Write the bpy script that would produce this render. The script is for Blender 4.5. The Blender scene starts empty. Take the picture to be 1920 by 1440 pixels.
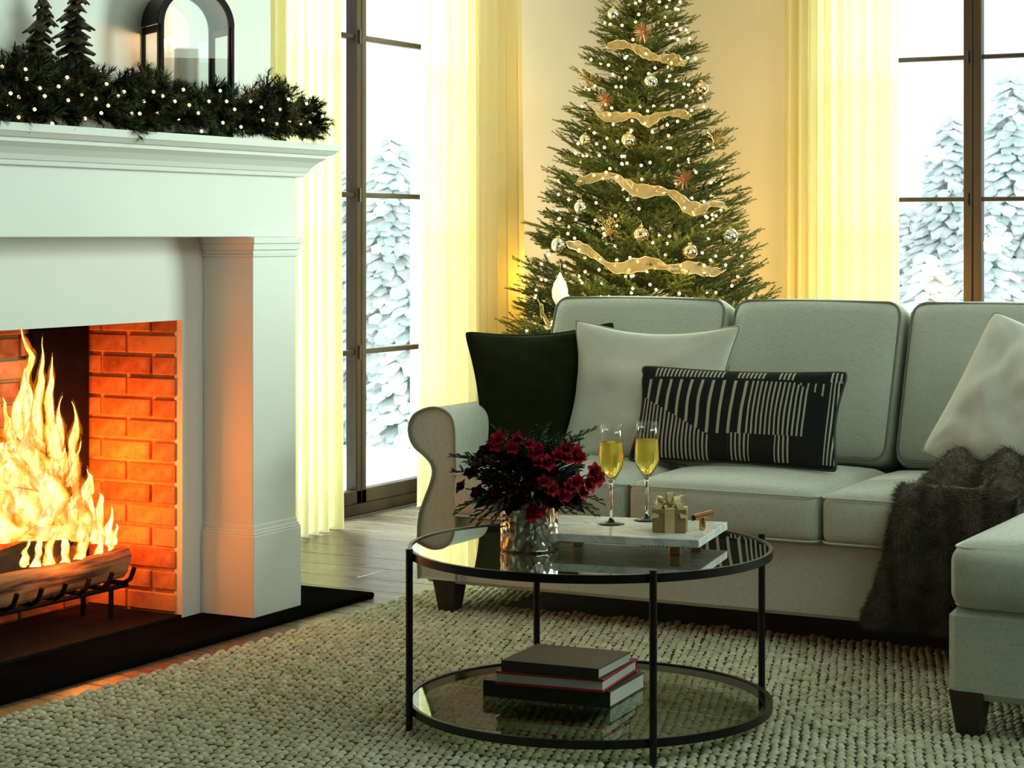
import bpy, bmesh, math, random
import numpy as np
from mathutils import Vector, Matrix, noise as mnoise
random.seed(7); np.random.seed(7)
RND = random.Random(11)
C = bpy.context.scene.collection
PI = math.pi
# ------------------------------------------------------------------ camera
# room frame: x = out from the fireplace wall, y = along the fireplace wall, z = up (metres)
TH = math.radians(28.5); SN, CS = math.sin(TH), math.cos(TH)
F, PX0, PY0 = 3850.0, 960.0, 440.0
CAM = Vector((.803*CS + 6.385*SN, .803*SN - 6.385*CS, 1.214))
cam = bpy.data.cameras.new('camera'); camo = bpy.data.objects.new('camera', cam); C.objects.link(camo)
camo.location = CAM; camo.rotation_euler = (PI/2, 0, TH)
cam.sensor_width = 36; cam.lens = F/1920*36; cam.shift_y = -(720-PY0)/1920
cam.clip_start = .05; cam.clip_end = 200
bpy.context.scene.camera = camo
sc = bpy.context.scene
# ------------------------------------------------------------------ world, lights, exposure
w = bpy.data.worlds.new('world'); sc.world = w; w.use_nodes = True
bg = w.node_tree.nodes['Background']; bg.inputs[0].default_value = (.93, .985, 1, 1); bg.inputs[1].default_value = 1.2
sc.view_settings.view_transform = 'Standard'; sc.view_settings.look = 'None'
sc.view_settings.gamma = 1; sc.view_settings.use_curve_mapping = False
sc.view_settings.exposure = 0.0
def area(name, loc, target, sx, sy, power, col, spread=PI):
    l = bpy.data.lights.new(name, 'AREA'); l.shape = 'RECTANGLE'; l.size = sx; l.size_y = sy
    l.energy = power; l.color = col; l.spread = spread
    o = bpy.data.objects.new(name, l); C.objects.link(o); o.location = loc
    d = Vector(target) - Vector(loc); o.rotation_euler = d.to_track_quat('-Z', 'Y').to_euler(); return o
def point(name, loc, power, col, r=.05):
    l = bpy.data.lights.new(name, 'POINT'); l.energy = power; l.color = col; l.shadow_soft_size = r
    o = bpy.data.objects.new(name, l); C.objects.link(o); o.location = loc; return o
DAY = (.80, 1, .86)
area('daylight_left_window', (-3.2, 3.0, 4.6), (.3, 2.1, .8), 2.6, 2.6, 1300, DAY)
area('daylight_back_window', (1.2, 7.2, 4.8), (1.1, 2.6, .9), 3.4, 2.6, 1300, DAY)
area('added_right_light', (5.0, 3.0, 1.75), (-.1, -.1, 1.1), 2.8, 2.2, 150, DAY, 1.9)  # assumed side daylight: added area light, spread narrowed, right wall has no window
area('added_high_fill', (4.9, -.6, 2.55), (.6, .3, .8), 3.2, .8, 50, DAY)  # soft fill added high on the right, no known window behind it
area('added_right_light', (4.9, -3.4, 2.0), (0, -.5, .9), 1.6, 1.8, 3, DAY)  # weak unseen fill added nearer the camera, no window built there
GLOW = (1, .56, .10)
# ------------------------------------------------------------------ helpers
def ray(px, py, x=None, y=None, z=None, d=None):
    a, b = (px-PX0)/F, (PY0-py)/F
    v = Vector((a*CS - SN, a*SN + CS, b))
    if x is not None: t = (x-CAM.x)/v.x
    elif y is not None: t = (y-CAM.y)/v.y
    elif z is not None: t = (z-CAM.z)/v.z
    else: t = d
    return CAM + v*t
def wm(o):
    m = o.matrix_basis.copy(); p = o.parent
    while p: m = p.matrix_basis @ m; p = p.parent
    return m
def thing(name, label, cat, loc=(0,0,0), rz=0, group=None):
    o = bpy.data.objects.new(name, None); C.objects.link(o); o.location = loc; o.rotation_euler = (0,0,rz)
    o['label'] = label; o['category'] = cat; o.empty_display_size = .05
    if group: o['group'] = group
    return o
def tag(o, label, cat, group=None):
    o['label'] = label; o['category'] = cat
    if group: o['group'] = group
    return o
def struct(o): o['kind'] = 'structure'; return o
def stuff(o): o['kind'] = 'stuff'; return o
def place(name, me, parent=None, M=None):
    o = bpy.data.objects.new(name, me); C.objects.link(o)
    if parent: o.parent = parent
    if M is not None: o.matrix_basis = M
    return o
class MB:
    def __init__(s): s.v = []; s.f = []
    def add(s, vs, fs, M=None):
        n = len(s.v)
        for p in vs:
            p = Vector(p)
            s.v.append(tuple(M @ p) if M is not None else tuple(p))
        s.f += [tuple(i+n for i in f) for f in fs]; return s
    def box(s, x0, x1, y0, y1, z0, z1, M=None, b=0):
        if b:
            b = min(b, (x1-x0)/2.01, (y1-y0)/2.01, (z1-z0)/2.01)
            bm = bmesh.new(); bmesh.ops.create_cube(bm, size=1)
            for q in bm.verts: q.co = Vector(((x0+x1)/2+q.co.x*(x1-x0), (y0+y1)/2+q.co.y*(y1-y0), (z0+z1)/2+q.co.z*(z1-z0)))
            bmesh.ops.bevel(bm, geom=bm.edges[:], offset=b, segments=1, affect='EDGES', profile=.5)
            bm.verts.index_update()
            s.add([q.co.copy() for q in bm.verts], [[q.index for q in f.verts] for f in bm.faces], M); bm.free(); return s
        return s.add([(x0,y0,z0),(x1,y0,z0),(x1,y1,z0),(x0,y1,z0),(x0,y0,z1),(x1,y0,z1),(x1,y1,z1),(x0,y1,z1)],
              [(0,3,2,1),(4,5,6,7),(0,1,5,4),(1,2,6,5),(2,3,7,6),(3,0,4,7)], M)
    def tube(s, pts, r, n=8, closed=False, M=None, caps=True):
        pts = [Vector(p) for p in pts]; N = len(pts)
        rr = r if isinstance(r, (list, tuple)) else [r]*N
        vs = []; prev = None
        for i, p in enumerate(pts):
            a = pts[(i-1) % N] if (closed or i > 0) else p
            b = pts[(i+1) % N] if (closed or i < N-1) else p
            t = (b-a).normalized() if (b-a).length > 1e-9 else Vector((0,0,1))
            if prev is None:
                q = Vector((0,0,1)) if abs(t.z) < .9 else Vector((1,0,0)); nrm = t.cross(q).normalized()
            else:
                nrm = (prev - t*prev.dot(t)); nrm = nrm.normalized() if nrm.length > 1e-6 else t.orthogonal().normalized()
            prev = nrm; bi = t.cross(nrm)
            for k in range(n):
                an = 2*PI*k/n; vs.append(p + (nrm*math.cos(an) + bi*math.sin(an))*rr[i])
        fs = []
        for i in range(N if closed else N-1):
            j = (i+1) % N
            for k in range(n): fs.append((i*n+k, i*n+(k+1)%n, j*n+(k+1)%n, j*n+k))
        if not closed and caps: fs += [tuple(range(n-1,-1,-1)), tuple((N-1)*n+k for k in range(n))]
        return s.add(vs, fs, M)
    def lathe(s, prof, n=24, M=None, cap0=True, cap1=True):
        vs = []; fs = []
        for r, z in prof:
            for k in range(n): a = 2*PI*k/n; vs.append((r*math.cos(a), r*math.sin(a), z))
        for i in range(len(prof)-1):
            for k in range(n): fs.append((i*n+k, i*n+(k+1)%n, (i+1)*n+(k+1)%n, (i+1)*n+k))
        if cap0: fs.append(tuple(range(n-1,-1,-1)))
        if cap1: fs.append(tuple((len(prof)-1)*n+k for k in range(n)))
        return s.add(vs, fs, M)
    def prism(s, poly, axis, a, b, M=None):
        # poly: (p,q) outline, extruded along axis; axis 'y': (x,z); 'x': (y,z); 'z': (x,y)
        n = len(poly)
        g = {'y': lambda p,q,t:(p,t,q), 'x': lambda p,q,t:(t,p,q), 'z': lambda p,q,t:(p,q,t)}[axis]
        vs = [g(p,q,a) for p,q in poly] + [g(p,q,b) for p,q in poly]
        fs = [tuple(range(n)), tuple(range(2*n-1, n-1, -1))] + [(i, (i+1)%n, n+(i+1)%n, n+i)[::-1] for i in range(n)]
        return s.add(vs, fs, M)
    def grid(s, fn, nu, nv, M=None):
        vs = [fn(i/nu, j/nv) for j in range(nv+1) for i in range(nu+1)]
        fs = [(j*(nu+1)+i, j*(nu+1)+i+1, (j+1)*(nu+1)+i+1, (j+1)*(nu+1)+i) for j in range(nv) for i in range(nu)]
        return s.add(vs, fs, M)
    def mesh(s, name, mat=None, smooth=False, fix=True):
        me = bpy.data.meshes.new(name); me.from_pydata([tuple(p) for p in s.v], [], s.f)
        if fix:
            bm = bmesh.new(); bm.from_mesh(me); bmesh.ops.recalc_face_normals(bm, faces=bm.faces); bm.to_mesh(me); bm.free()
        if mat: me.materials.append(mat)
        if smooth: me.shade_smooth() if hasattr(me, 'shade_smooth') else None
        if smooth == 'auto':
            try: me.set_sharp_from_angle(angle=math.radians(35))
            except Exception: pass
        return me
    def build(s, name, mat, parent=None, smooth=False, fix=True):
        if parent is not None:
            mi = wm(parent).inverted(); s.v = [tuple(mi @ Vector(p)) for p in s.v]
        return place(name, s.mesh(name, mat, smooth, fix), parent)
def np_mesh(name, V, Fc, mat, smooth=False):
    """V (n,3) float, Fc (m,k) int"""
    me = bpy.data.meshes.new(name); n, m, k = len(V), len(Fc), Fc.shape[1]
    me.vertices.add(n); me.vertices.foreach_set('co', V.astype(np.float32).ravel())
    me.loops.add(m*k); me.loops.foreach_set('vertex_index', Fc.astype(np.int32).ravel())
    me.polygons.add(m); me.polygons.foreach_set('loop_start', np.arange(m, dtype=np.int32)*k)
    me.polygons.foreach_set('use_smooth', np.full(m, bool(smooth)))
    me.update(calc_edges=True); me.materials.append(mat); return me
# ---- rounded box (cushion)
def rbox(mb, c, size, r, crown=0, belly=0, n=12, sag=0, front=0):
    cx, cy, cz = c; hx, hy, hz = size[0]/2, size[1]/2, size[2]/2
    key = {}; vs = []; fs = []
    def vert(p):
        k = (round(p[0],5), round(p[1],5), round(p[2],5))
        if k in key: return key[k]
        x, y, z = [math.copysign(1-(1-abs(t))**1.0, t) for t in p]
        q = Vector((x*hx, y*hy, z*hz)); rr = min(r, hx*.98, hy*.98, hz*.98)
        inn = Vector((max(-hx+rr, min(hx-rr, q.x)), max(-hy+rr, min(hy-rr, q.y)), max(-hz+rr, min(hz-rr, q.z))))
        d = q-inn
        if d.length > 1e-7:
            # smooth the cube shell into a rounded shell
            q = inn + d.normalized()*min(rr, max(d.length, rr if d.length > 0 else 0))
        fx, fy, fz = 1-x*x, 1-y*y, 1-z*z
        q.z += crown*max(0, z)**1*(fx*fy)**.6 - sag*max(0,-z)*(fx*fy)**.6
        q.x += belly*math.copysign(1, x)*abs(x)**2*fy*fz
        q.y += (belly+ (front if y < 0 else 0))*math.copysign(1, y)*abs(y)**2*(fx)**.5*(fz)
        key[k] = len(vs); vs.append((cx+q.x, cy+q.y, cz+q.z)); return key[k]
    # denser towards edges
    ts = [-math.cos(PI*i/n) for i in range(n+1)]
    for ax in range(3):
        for sg in (-1, 1):
            for i in range(n):
                for j in range(n):
                    q = []
                    for (a, b) in ((i,j),(i+1,j),(i+1,j+1),(i,j+1)):
                        p = [0,0,0]; p[ax] = sg; p[(ax+1)%3] = ts[a]; p[(ax+2)%3] = ts[b]; q.append(vert(p))
                    fs.append(tuple(q if sg > 0 else q[::-1]))
    return mb.add(vs, fs)
# ---- node material helpers
def new_mat(name):
    m = bpy.data.materials.new(name); m.use_nodes = True; nt = m.node_tree
    return m, nt, nt.nodes['Principled BSDF'], nt.nodes['Material Output']
def N(nt, typ, **kw):
    n = nt.nodes.new(typ)
    for k, v in kw.items():
        if k.startswith('i_'):
            key = k[2:]; key = int(key) if key.isdigit() else key.replace('_', ' ')
            n.inputs[key].default_value = v
        else: setattr(n, k, v)
    return n
def coords(nt, kind='Object', scale=(1,1,1), rot=(0,0,0)):
    tc = N(nt, 'ShaderNodeTexCoord'); mp = N(nt, 'ShaderNodeMapping')
    mp.inputs['Scale'].default_value = scale; mp.inputs['Rotation'].default_value = rot
    nt.links.new(tc.outputs[kind], mp.inputs['Vector']); return mp.outputs['Vector']
def ramp(nt, fac, stops):
    r = N(nt, 'ShaderNodeValToRGB'); nt.links.new(fac, r.inputs[0]); e = r.color_ramp.elements
    while len(e) < len(stops): e.new(.5)
    for i, (p, c) in enumerate(stops): e[i].position = p; e[i].color = (*c, 1) if len(c) == 3 else c
    return r.outputs[0]
def mat(name, c1, c2=None, scale=8, rough=.5, metal=0, bump=0, bscale=60, stretch=(1,1,1), sheen=0, spec=.5, detail=3, coat=0):
    m, nt, p, out = new_mat(name)
    p.inputs['Base Color'].default_value = (*c1, 1); p.inputs['Roughness'].default_value = rough
    p.inputs['Metallic'].default_value = metal; p.inputs['Specular IOR Level'].default_value = spec
    p.inputs['Sheen Weight'].default_value = sheen; p.inputs['Coat Weight'].default_value = coat
    vec = coords(nt, 'Object', stretch)
    if c2:
        n = N(nt, 'ShaderNodeTexNoise', i_Scale=scale, i_Detail=detail); nt.links.new(vec, n.inputs['Vector'])
        nt.links.new(ramp(nt, n.outputs[0], [(.3, c1), (.7, c2)]), p.inputs['Base Color'])
    if bump:
        n = N(nt, 'ShaderNodeTexNoise', i_Scale=bscale, i_Detail=2); nt.links.new(vec, n.inputs['Vector'])
        b = N(nt, 'ShaderNodeBump', i_Strength=bump, i_Distance=.004); nt.links.new(n.outputs[0], b.inputs['Height'])
        nt.links.new(b.outputs[0], p.inputs['Normal'])
    return m
def emis(name, c, strength):
    m, nt, p, out = new_mat(name); nt.nodes.remove(p)
    e = N(nt, 'ShaderNodeEmission'); e.inputs[0].default_value = (*c, 1); e.inputs[1].default_value = strength
    nt.links.new(e.outputs[0], out.inputs[0]); return m
def clear(name, tint=(1,1,1), rough=0, ior=1.5, gloss=(1,1,1), boost=1.0, edge=None):
    m, nt, p, out = new_mat(name); nt.nodes.remove(p)
    t = N(nt, 'ShaderNodeBsdfTransparent'); t.inputs[0].default_value = (*tint, 1)
    g = N(nt, 'ShaderNodeBsdfGlossy'); g.inputs['Roughness'].default_value = rough; g.inputs[0].default_value = (*gloss, 1)
    fr = N(nt, 'ShaderNodeFresnel'); fr.inputs[0].default_value = ior
    ge = N(nt, 'ShaderNodeNewGeometry'); iv = N(nt, 'ShaderNodeMath', operation='SUBTRACT', i_0=1.0); nt.links.new(ge.outputs['Backfacing'], iv.inputs[1])
    mu = N(nt, 'ShaderNodeMath', operation='MULTIPLY'); nt.links.new(fr.outputs[0], mu.inputs[0]); nt.links.new(iv.outputs[0], mu.inputs[1])
    if boost != 1.0:
        m3 = N(nt, 'ShaderNodeMath', operation='MULTIPLY', i_1=boost, use_clamp=True); nt.links.new(mu.outputs[0], m3.inputs[0]); mu = m3
    if edge is not None:
        lw = N(nt, 'ShaderNodeLayerWeight', i_Blend=.5); nt.links.new(ramp(nt, lw.outputs['Facing'], [(.55, tint), (.97, (edge,edge,edge*.95))]), t.inputs[0])
    mx = N(nt, 'ShaderNodeMixShader'); nt.links.new(mu.outputs[0], mx.inputs[0]); nt.links.new(t.outputs[0], mx.inputs[1]); nt.links.new(g.outputs[0], mx.inputs[2])
    nt.links.new(mx.outputs[0], out.inputs[0]); return m

M = {}
M['wall'] = mat('wall_paint', (.72,.70,.62), (.70,.675,.60), 3, .85, bump=.08, bscale=90)
M['dimwall'] = mat('bounce_cutting_dark', (.16,.19,.14), None, rough=.8)  # unseen walls darkened to cut the light they bounce back
M['white'] = mat('mantel_paint', (.78,.80,.76), (.76,.78,.74), 4, .55, bump=.05, bscale=50)
M['ceiling'] = mat('ceiling_paint', (.8,.8,.77), None, rough=.9)
M['black'] = mat('black_metal', (.012,.012,.013), (.02,.019,.018), 30, .38, metal=.6)
M['lantern'] = mat('lantern_metal', (.006,.005,.005), (.010,.006,.006), 12, .5, metal=.1, spec=.25)
M['bronze'] = mat('window_bronze', (.022,.013,.008), (.055,.028,.012), 6, .35, metal=.3, stretch=(1,1,.2))
M['hearth'] = mat('black_slate', (.004,.004,.0045), (.006,.006,.006), 9, .8, spec=0)
M['soot'] = mat('sooty_iron', (.006,.005,.004), (.012,.009,.008), 20, .9, spec=.1, bump=.3)
M['legwood'] = mat('dark_wood', (.018,.011,.008), (.03,.018,.012), 12, .4)
M['brass'] = mat('copper_metal', (.55,.27,.13), (.62,.33,.17), 40, .28, metal=1)
M['gold'] = mat('gold_metal', (.62,.42,.16), (.75,.55,.25), 30, .25, metal=1)
M['glass'] = clear('window_glass', (.97,.985,.98), ior=1.25)
M['tglass'] = clear('table_glass', (.74,.77,.66), ior=1.8)
M['tglass_top'] = clear('table_glass_top', (.42,.47,.38), ior=2.2, boost=1.5)
M['cglass'] = clear('crystal', (.97,.98,.97), ior=1.7, edge=.45)
M['mirror_edge'] = mat('glass_edge', (.25,.42,.36), None, rough=.15)

def fabric(name, c1, c2, sc=1.0, sheen=.3, bump=.25):
    m, nt, p, out = new_mat(name)
    p.inputs['Roughness'].default_value = .9; p.inputs['Sheen Weight'].default_value = sheen; p.inputs['Specular IOR Level'].default_value = .15
    v1 = coords(nt, 'Object', (60*sc, 60*sc, 900*sc)); v2 = coords(nt, 'Object', (700*sc, 700*sc, 50*sc))
    a = N(nt, 'ShaderNodeTexNoise', i_Scale=1, i_Detail=2); nt.links.new(v1, a.inputs['Vector'])
    b = N(nt, 'ShaderNodeTexNoise', i_Scale=1, i_Detail=2); nt.links.new(v2, b.inputs['Vector'])
    ad = N(nt, 'ShaderNodeMath', operation='ADD'); nt.links.new(a.outputs[0], ad.inputs[0]); nt.links.new(b.outputs[0], ad.inputs[1])
    h = N(nt, 'ShaderNodeMath', operation='MULTIPLY', i_1=.5); nt.links.new(ad.outputs[0], h.inputs[0])
    nt.links.new(ramp(nt, h.outputs[0], [(.38, c2), (.53, c1)]), p.inputs['Base Color'])
    bp = N(nt, 'ShaderNodeBump', i_Strength=bump, i_Distance=.002); nt.links.new(h.outputs[0], bp.inputs['Height']); nt.links.new(bp.outputs[0], p.inputs['Normal'])
    return m
M['sofa'] = fabric('oatmeal_linen', (.53,.55,.48), (.38,.40,.34))
M['pipe'] = mat('piping_cord', (.22,.22,.185), None, rough=.9)
M['cream'] = fabric('cream_cotton', (.66,.66,.58), (.56,.56,.49), 1.4, .4, .12)
M['creampipe'] = mat('cream_piping', (.34,.34,.29), None, rough=.9)
M['velvet'] = mat('green_velvet', (.009,.011,.003), (.014,.017,.005), 20, .85, sheen=.06, spec=.05)
def plaster_wall():
    pass
# ------------------------------------------------------------------ structure
XL, YB, XR, YF, ZC = -1.05, 4.70, 5.3, -6.9, 3.05
BX, BY = -.235, .423     # chimney breast front plane and its far corner
# window openings
W1M = (ray(669, 500, x=-1.065).y, ray(687, 500, x=-1.065).y); W1 = (1.45, 2.985)
W2 = (.17, 1.70);  W2M = (ray(1805, 300, y=4.70).x, ray(1837, 300, y=4.70).x)
def floor():
    f = struct(MB().box(XL-.2, XR, YF, YB+.2, -.12, -.02).build('floor', M['soot']))
    m, nt, p, out = new_mat('oak_planks'); p.inputs['Roughness'].default_value = .27; p.inputs['Specular IOR Level'].default_value = .6
    oi = N(nt, 'ShaderNodeObjectInfo')
    v = coords(nt, 'Object', (1.3, 14, 1)); n = N(nt, 'ShaderNodeTexNoise', i_Scale=3, i_Detail=6, i_Roughness=.65); nt.links.new(v, n.inputs['Vector'])
    ad = N(nt, 'ShaderNodeMath', operation='MULTIPLY_ADD', i_1=.25); nt.links.new(oi.outputs['Random'], ad.inputs[0]); nt.links.new(n.outputs[0], ad.inputs[2])
    nt.links.new(ramp(nt, ad.outputs[0], [(.35, (.055,.040,.026)), (.8, (.17,.13,.085))]), p.inputs['Base Color'])
    rr = ramp(nt, n.outputs[0], [(.3, (.2,.2,.2)), (.7, (.42,.42,.42))]); nt.links.new(rr, p.inputs['Roughness'])
    bp = N(nt, 'ShaderNodeBump', i_Strength=.25, i_Distance=.002); nt.links.new(n.outputs[0], bp.inputs['Height']); nt.links.new(bp.outputs[0], p.inputs['Normal'])
    cache = {}
    y = YF; r = 0; pw = .20
    while y < YB:
        x = XL - .0 + (-.9 if r % 2 else -.25)*(RND.random()*.6+.5)
        while x < XR:
            L = RND.choice((1.5, 1.9, 2.3)); x0 = max(x, XL); x1 = min(x+L, XR)
            if x1 - x0 > .05:
                k = round(x1-x0, 2)
                if k not in cache: cache[k] = MB().box(-k/2+.0015, k/2-.0015, -pw/2+.0015, pw/2-.0015, -.02, 0, b=.002).mesh('plank', m)
                if not (x0 > 1.2 and y > 1.4) and not (x0 > 1.2 and y < -2.5):
                    place('plank', cache[k], f, Matrix.Translation(((x0+x1)/2, y+pw/2, RND.uniform(-.0008, 0))))
            x += L
        y += pw; r += 1
floor()
struct(MB().box(XL-.2, XR+.2, YF-.2, YB+.2, ZC, ZC+.15).build('ceiling', M['ceiling']))
def wall_with_opening(name, axis, a, b, t0, t1, o0, o1, ztop):
    mb = MB()
    def bx(p0, p1, z0, z1):
        if axis == 'y': mb.box(t0, t1, p0, p1, z0, z1)
        else: mb.box(p0, p1, t0, t1, z0, z1)
    bx(a, o0, 0, ZC); bx(o1, b, 0, ZC); bx(o0, o1, ztop, ZC); return struct(mb.build(name, M['wall']))
wall_with_opening('wall_left', 'y', .0, YB, XL-.2, XL, W1[0], W1[1], 2.85)
wall_with_opening('wall_back', 'x', XL-.2, XR, YB, YB+.2, W2[0], W2[1], 2.85)
struct(MB().box(XL-.2, XL, YF, 0, 0, ZC).build('wall_left', M['wall']))
struct(MB().box(XR, XR+.2, YF, YB, 0, ZC).build('wall_right', M['dimwall']))
struct(MB().box(XL-.2, XR+.2, YF-.2, YF, 0, ZC).build('wall_front', M['dimwall']))
# chimney breast, with the firebox cut through
FU0, FU1 = -1.20, -.094           # firebox opening along y
brs = MB().box(XL, BX, FU1+.02, BY, 0, ZC).box(XL, BX, -1.75, FU0-.02, 0, ZC).box(XL, BX, FU0-.02, FU1+.02, 1.0, ZC).box(XL, -.70, FU0-.02, FU1+.02, 0, 1.0)
struct(brs.build('wall_chimney', M['white']))
# baseboards
struct(MB().box(XL, XL+.015, BY, W1[0]-.04, 0, .13, b=.004).box(XL, XL+.015, W1[1]+.04, YB, 0, .13, b=.004).build('baseboard_left', M['white']))
struct(MB().box(XL, W2[0]-.04, YB-.015, YB, 0, .13, b=.004).box(W2[1]+.04, XR, YB-.015, YB, 0, .13, b=.004).build('baseboard_back', M['white']))
# windows
def window(name, axis, o0, o1, mul, plane, zs, depth=.06, sign=1):
    mb = MB()
    def bx(mb, p0, p1, q0, q1, z0, z1, b=.004):
        if axis == 'y': mb.box(plane+q0, plane+q1, p0, p1, z0, z1, b=b)
        else: mb.box(p0, p1, plane+q0, plane+q1, z0, z1, b=b)
    bx(mb, o0, o0+.05, -.03, .03, 0, 2.85); bx(mb, o1-.05, o1, -.03, .03, 0, 2.85)
    bx(mb, o0, o1, -.03, .03, 2.79, 2.85); bx(mb, o0, o1, -.03, .03, 0, .05)
    w = struct(mb.build(name, M['bronze']))
    mid = (mul[0]+mul[1])/2
    for side in (0, 1):
        a, b = (o0+.05, mid-.002) if side == 0 else (mid+.002, o1-.05)
        mb = MB(); st = (mul[1]-mul[0])/2
        bx(mb, a, a+(st if side else .05), -.026, .03, .05, 2.79); bx(mb, b-(.05 if side else st), b, -.026, .03, .05, 2.79)
        bx(mb, a, b, -.026, .03, .05, .11); bx(mb, a, b, -.026, .03, 2.73, 2.79)
        s = mb.build('casement', M['bronze'], w)
        ia, ib = (a+(st if side else .05), b-(.05 if side else st))
        for z in zs:
            mb = MB(); bx(mb, ia, ib, -.016, .022, z-.0105, z+.0105, b=.003); mb.build('muntin', M['bronze'], w)
        zz = [.11]+[t for t in zs]+[2.73]
        for k in range(len(zz)-1):
            mb = MB(); bx(mb, ia, ib, -.004, .002, zz[k]+.009, zz[k+1]-.009, b=0); mb.build('pane', M['glass'], w)
    # knuckle hinges on the mullion
    for z in zs:
        mb = MB()
        if axis == 'y': mb.tube([(plane+.034, mid-.018, z-.03), (plane+.034, mid-.018, z+.03)], .006)
        else: mb.tube([(mid-.02, plane-.034, z-.03), (mid-.02, plane-.034, z+.03)], .006)
        mb.build('hinge', M['bronze'], w)
    return w
window('window_1', 'y', W1[0], W1[1], W1M, XL-.045, [.705, 1.386, 2.07])
window('window_2', 'x', W2[0], W2[1], W2M, YB+.045, [.69, 1.389, 2.088])

# ------------------------------------------------------------------ fireplace
def fireplace():
    t = thing('fireplace', 'white painted fireplace surround with moulded mantelshelf and square pilasters', 'fireplace', (-.1, -.65, .02))
    ML, MR = -1.56, .26
    W = M['white']
    # mantelshelf: stack of mouldings mitred round the ends (profile: overhang e, z)
    prof = [(.0,1.398),(.010,1.400),(.012,1.412),(.018,1.414),(.024,1.428),(.040,1.445),(.058,1.457),(.062,1.458),(.062,1.468),(.074,1.470),(.082,1.478),(.086,1.482),(.090,1.484),(.090,1.505)]
    mb = MB(); vs = []; fs = []
    for e, z in prof:
        vs += [(BX, MR+e, z), (e, MR+e, z), (e, ML-e, z), (BX, ML-e, z)]
    for i in range(len(prof)-1):
        for k in range(3): fs.append((i*4+k, i*4+k+1, i*4+4+k+1, i*4+4+k))
    n = len(prof)-1; fs.append((n*4, n*4+1, n*4+2, n*4+3)); fs.append((3,2,1,0)); fs += [tuple(i*4 for i in range(n+1)), tuple(i*4+3 for i in range(n, -1, -1))]
    mb.add(vs, fs); mb.build('mantelshelf', W, t)
    MB().box(BX, -.012, ML+.012, MR-.012, 1.207, 1.40, b=.002).build('frieze', W, t)
    # surround board round the opening
    mb = MB()
    mb.box(BX, -.205, ML, FU0, .02, 1.207).box(BX, -.205, FU1, MR, .02, 1.207).box(BX, -.205, FU0, FU1, .948, 1.207)
    mb.build('surround_board', W, t)
    for (a, b) in ((0.0, .26), (-1.56, -1.30)):
        sh = MB().box(-.205, -.012, a+.012, b-.012, .30, 1.145, b=.002).build('pilaster', W, t)
        MB().box(-.205, 0, a, b, .02, .275, b=.002).build('plinth', W, sh)
        mb = MB()
        for z0, z1, e in ((.275,.283,.0),(.283,.292,-.004),(.292,.306,-.009)): mb.box(-.205, -.001+e, a+.001-e, b-.001+e, z0, z1, b=.0015)
        mb.build('base_moulding', W, sh)
        mb = MB()
        for z0, z1, e in ((1.145,1.152,-.006),(1.152,1.166,-.009),(1.166,1.186,.0),(1.186,1.2065,.006)): mb.box(-.205, -.0+e, a-e, b+e, z0, z1, b=.0015)
        mb.build('capital', W, sh)
    # firebox: brick lining
    m, nt, p, out = new_mat('firebrick'); p.inputs['Roughness'].default_value = .85
    oi = N(nt, 'ShaderNodeObjectInfo'); v = coords(nt, 'Object', (1,1,1))
    n1 = N(nt, 'ShaderNodeTexNoise', i_Scale=22, i_Detail=5, i_Roughness=.6); nt.links.new(v, n1.inputs['Vector'])
    ad = N(nt, 'ShaderNodeMath', operation='MULTIPLY_ADD', i_1=.35); nt.links.new(oi.outputs['Random'], ad.inputs[0]); nt.links.new(n1.outputs[0], ad.inputs[2])
    nt.links.new(ramp(nt, ad.outputs[0], [(.35, (.26,.075,.030)), (.62, (.50,.19,.075)), (.85, (.70,.34,.15))]), p.inputs['Base Color'])
    bp = N(nt, 'ShaderNodeBump', i_Strength=.5, i_Distance=.006); nt.links.new(n1.outputs[0], bp.inputs['Height']); nt.links.new(bp.outputs[0], p.inputs['Normal'])
    mort = mat('mortar', (.62,.34,.16), (.74,.46,.24), 40, .95, bump=.3)
    FX = -.587; YS = -.098
    MB().box(FX-.03, -.215, YS+.012, YS+.034, .02, .99).box(FX-.03, FX-.006, FU0, YS+.012, .02, .99).box(FX, -.215, FU0-.0, FU0+.02, .02, .99).build('mortar_lining', mort, t)
    MB().box(FX-.03, BX, FU0, YS, .955, .99).build('smoke_chamber', M['soot'], t)
    ch = .0672; bl = .205; cache = {}
    def bmesh_of(L, ori):
        k = (round(L, 3), ori)
        if k not in cache:
            a = L/2-.005; h = ch/2-.0055
            cache[k] = (MB().box(-a, a, -.012, .006, -h, h, b=.003) if ori == 's' else MB().box(-.006, .012, -a, a, -h, h, b=.003)).mesh('brick', m)
        return cache[k]
    for row in range(14):
        z = .03 + ch*(row+.5)
        off = 0 if row % 2 else bl/2
        # right side wall (seen face looks along -y)
        x = -.222
        x_hi = x; first = True
        while x_hi > FX+.01:
            L = (bl/2 if (first and row % 2) else (bl*.98)); L = min(L, x_hi-FX); first = False
            if L > .03: place('brick', bmesh_of(L, 's'), t, Matrix.Translation(Vector((x_hi-L/2, YS+.011+RND.uniform(-.0025,.002), z))-t.location))
            x_hi -= L
        y_hi = YS-.012; first = True
        while y_hi > FU0+.05:
            L = bl/2 if (first and row % 2 == 0) else bl; L = min(L, y_hi-FU0); first = False
            if L > .03: place('brick', bmesh_of(L, 'b'), t, Matrix.Translation(Vector((FX+RND.uniform(-.002,.002), y_hi-L/2, z))-t.location))
            y_hi -= L
    MB().box(FX+.013, FX+.03, -.385, -.112, .12, .925, b=.006).build('fireback', M['soot'], t)
    MB().box(FX, -.205, FU0, YS, .0205, .03).build('firebox_floor', M['soot'], t)
    return t
fireplace()
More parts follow.
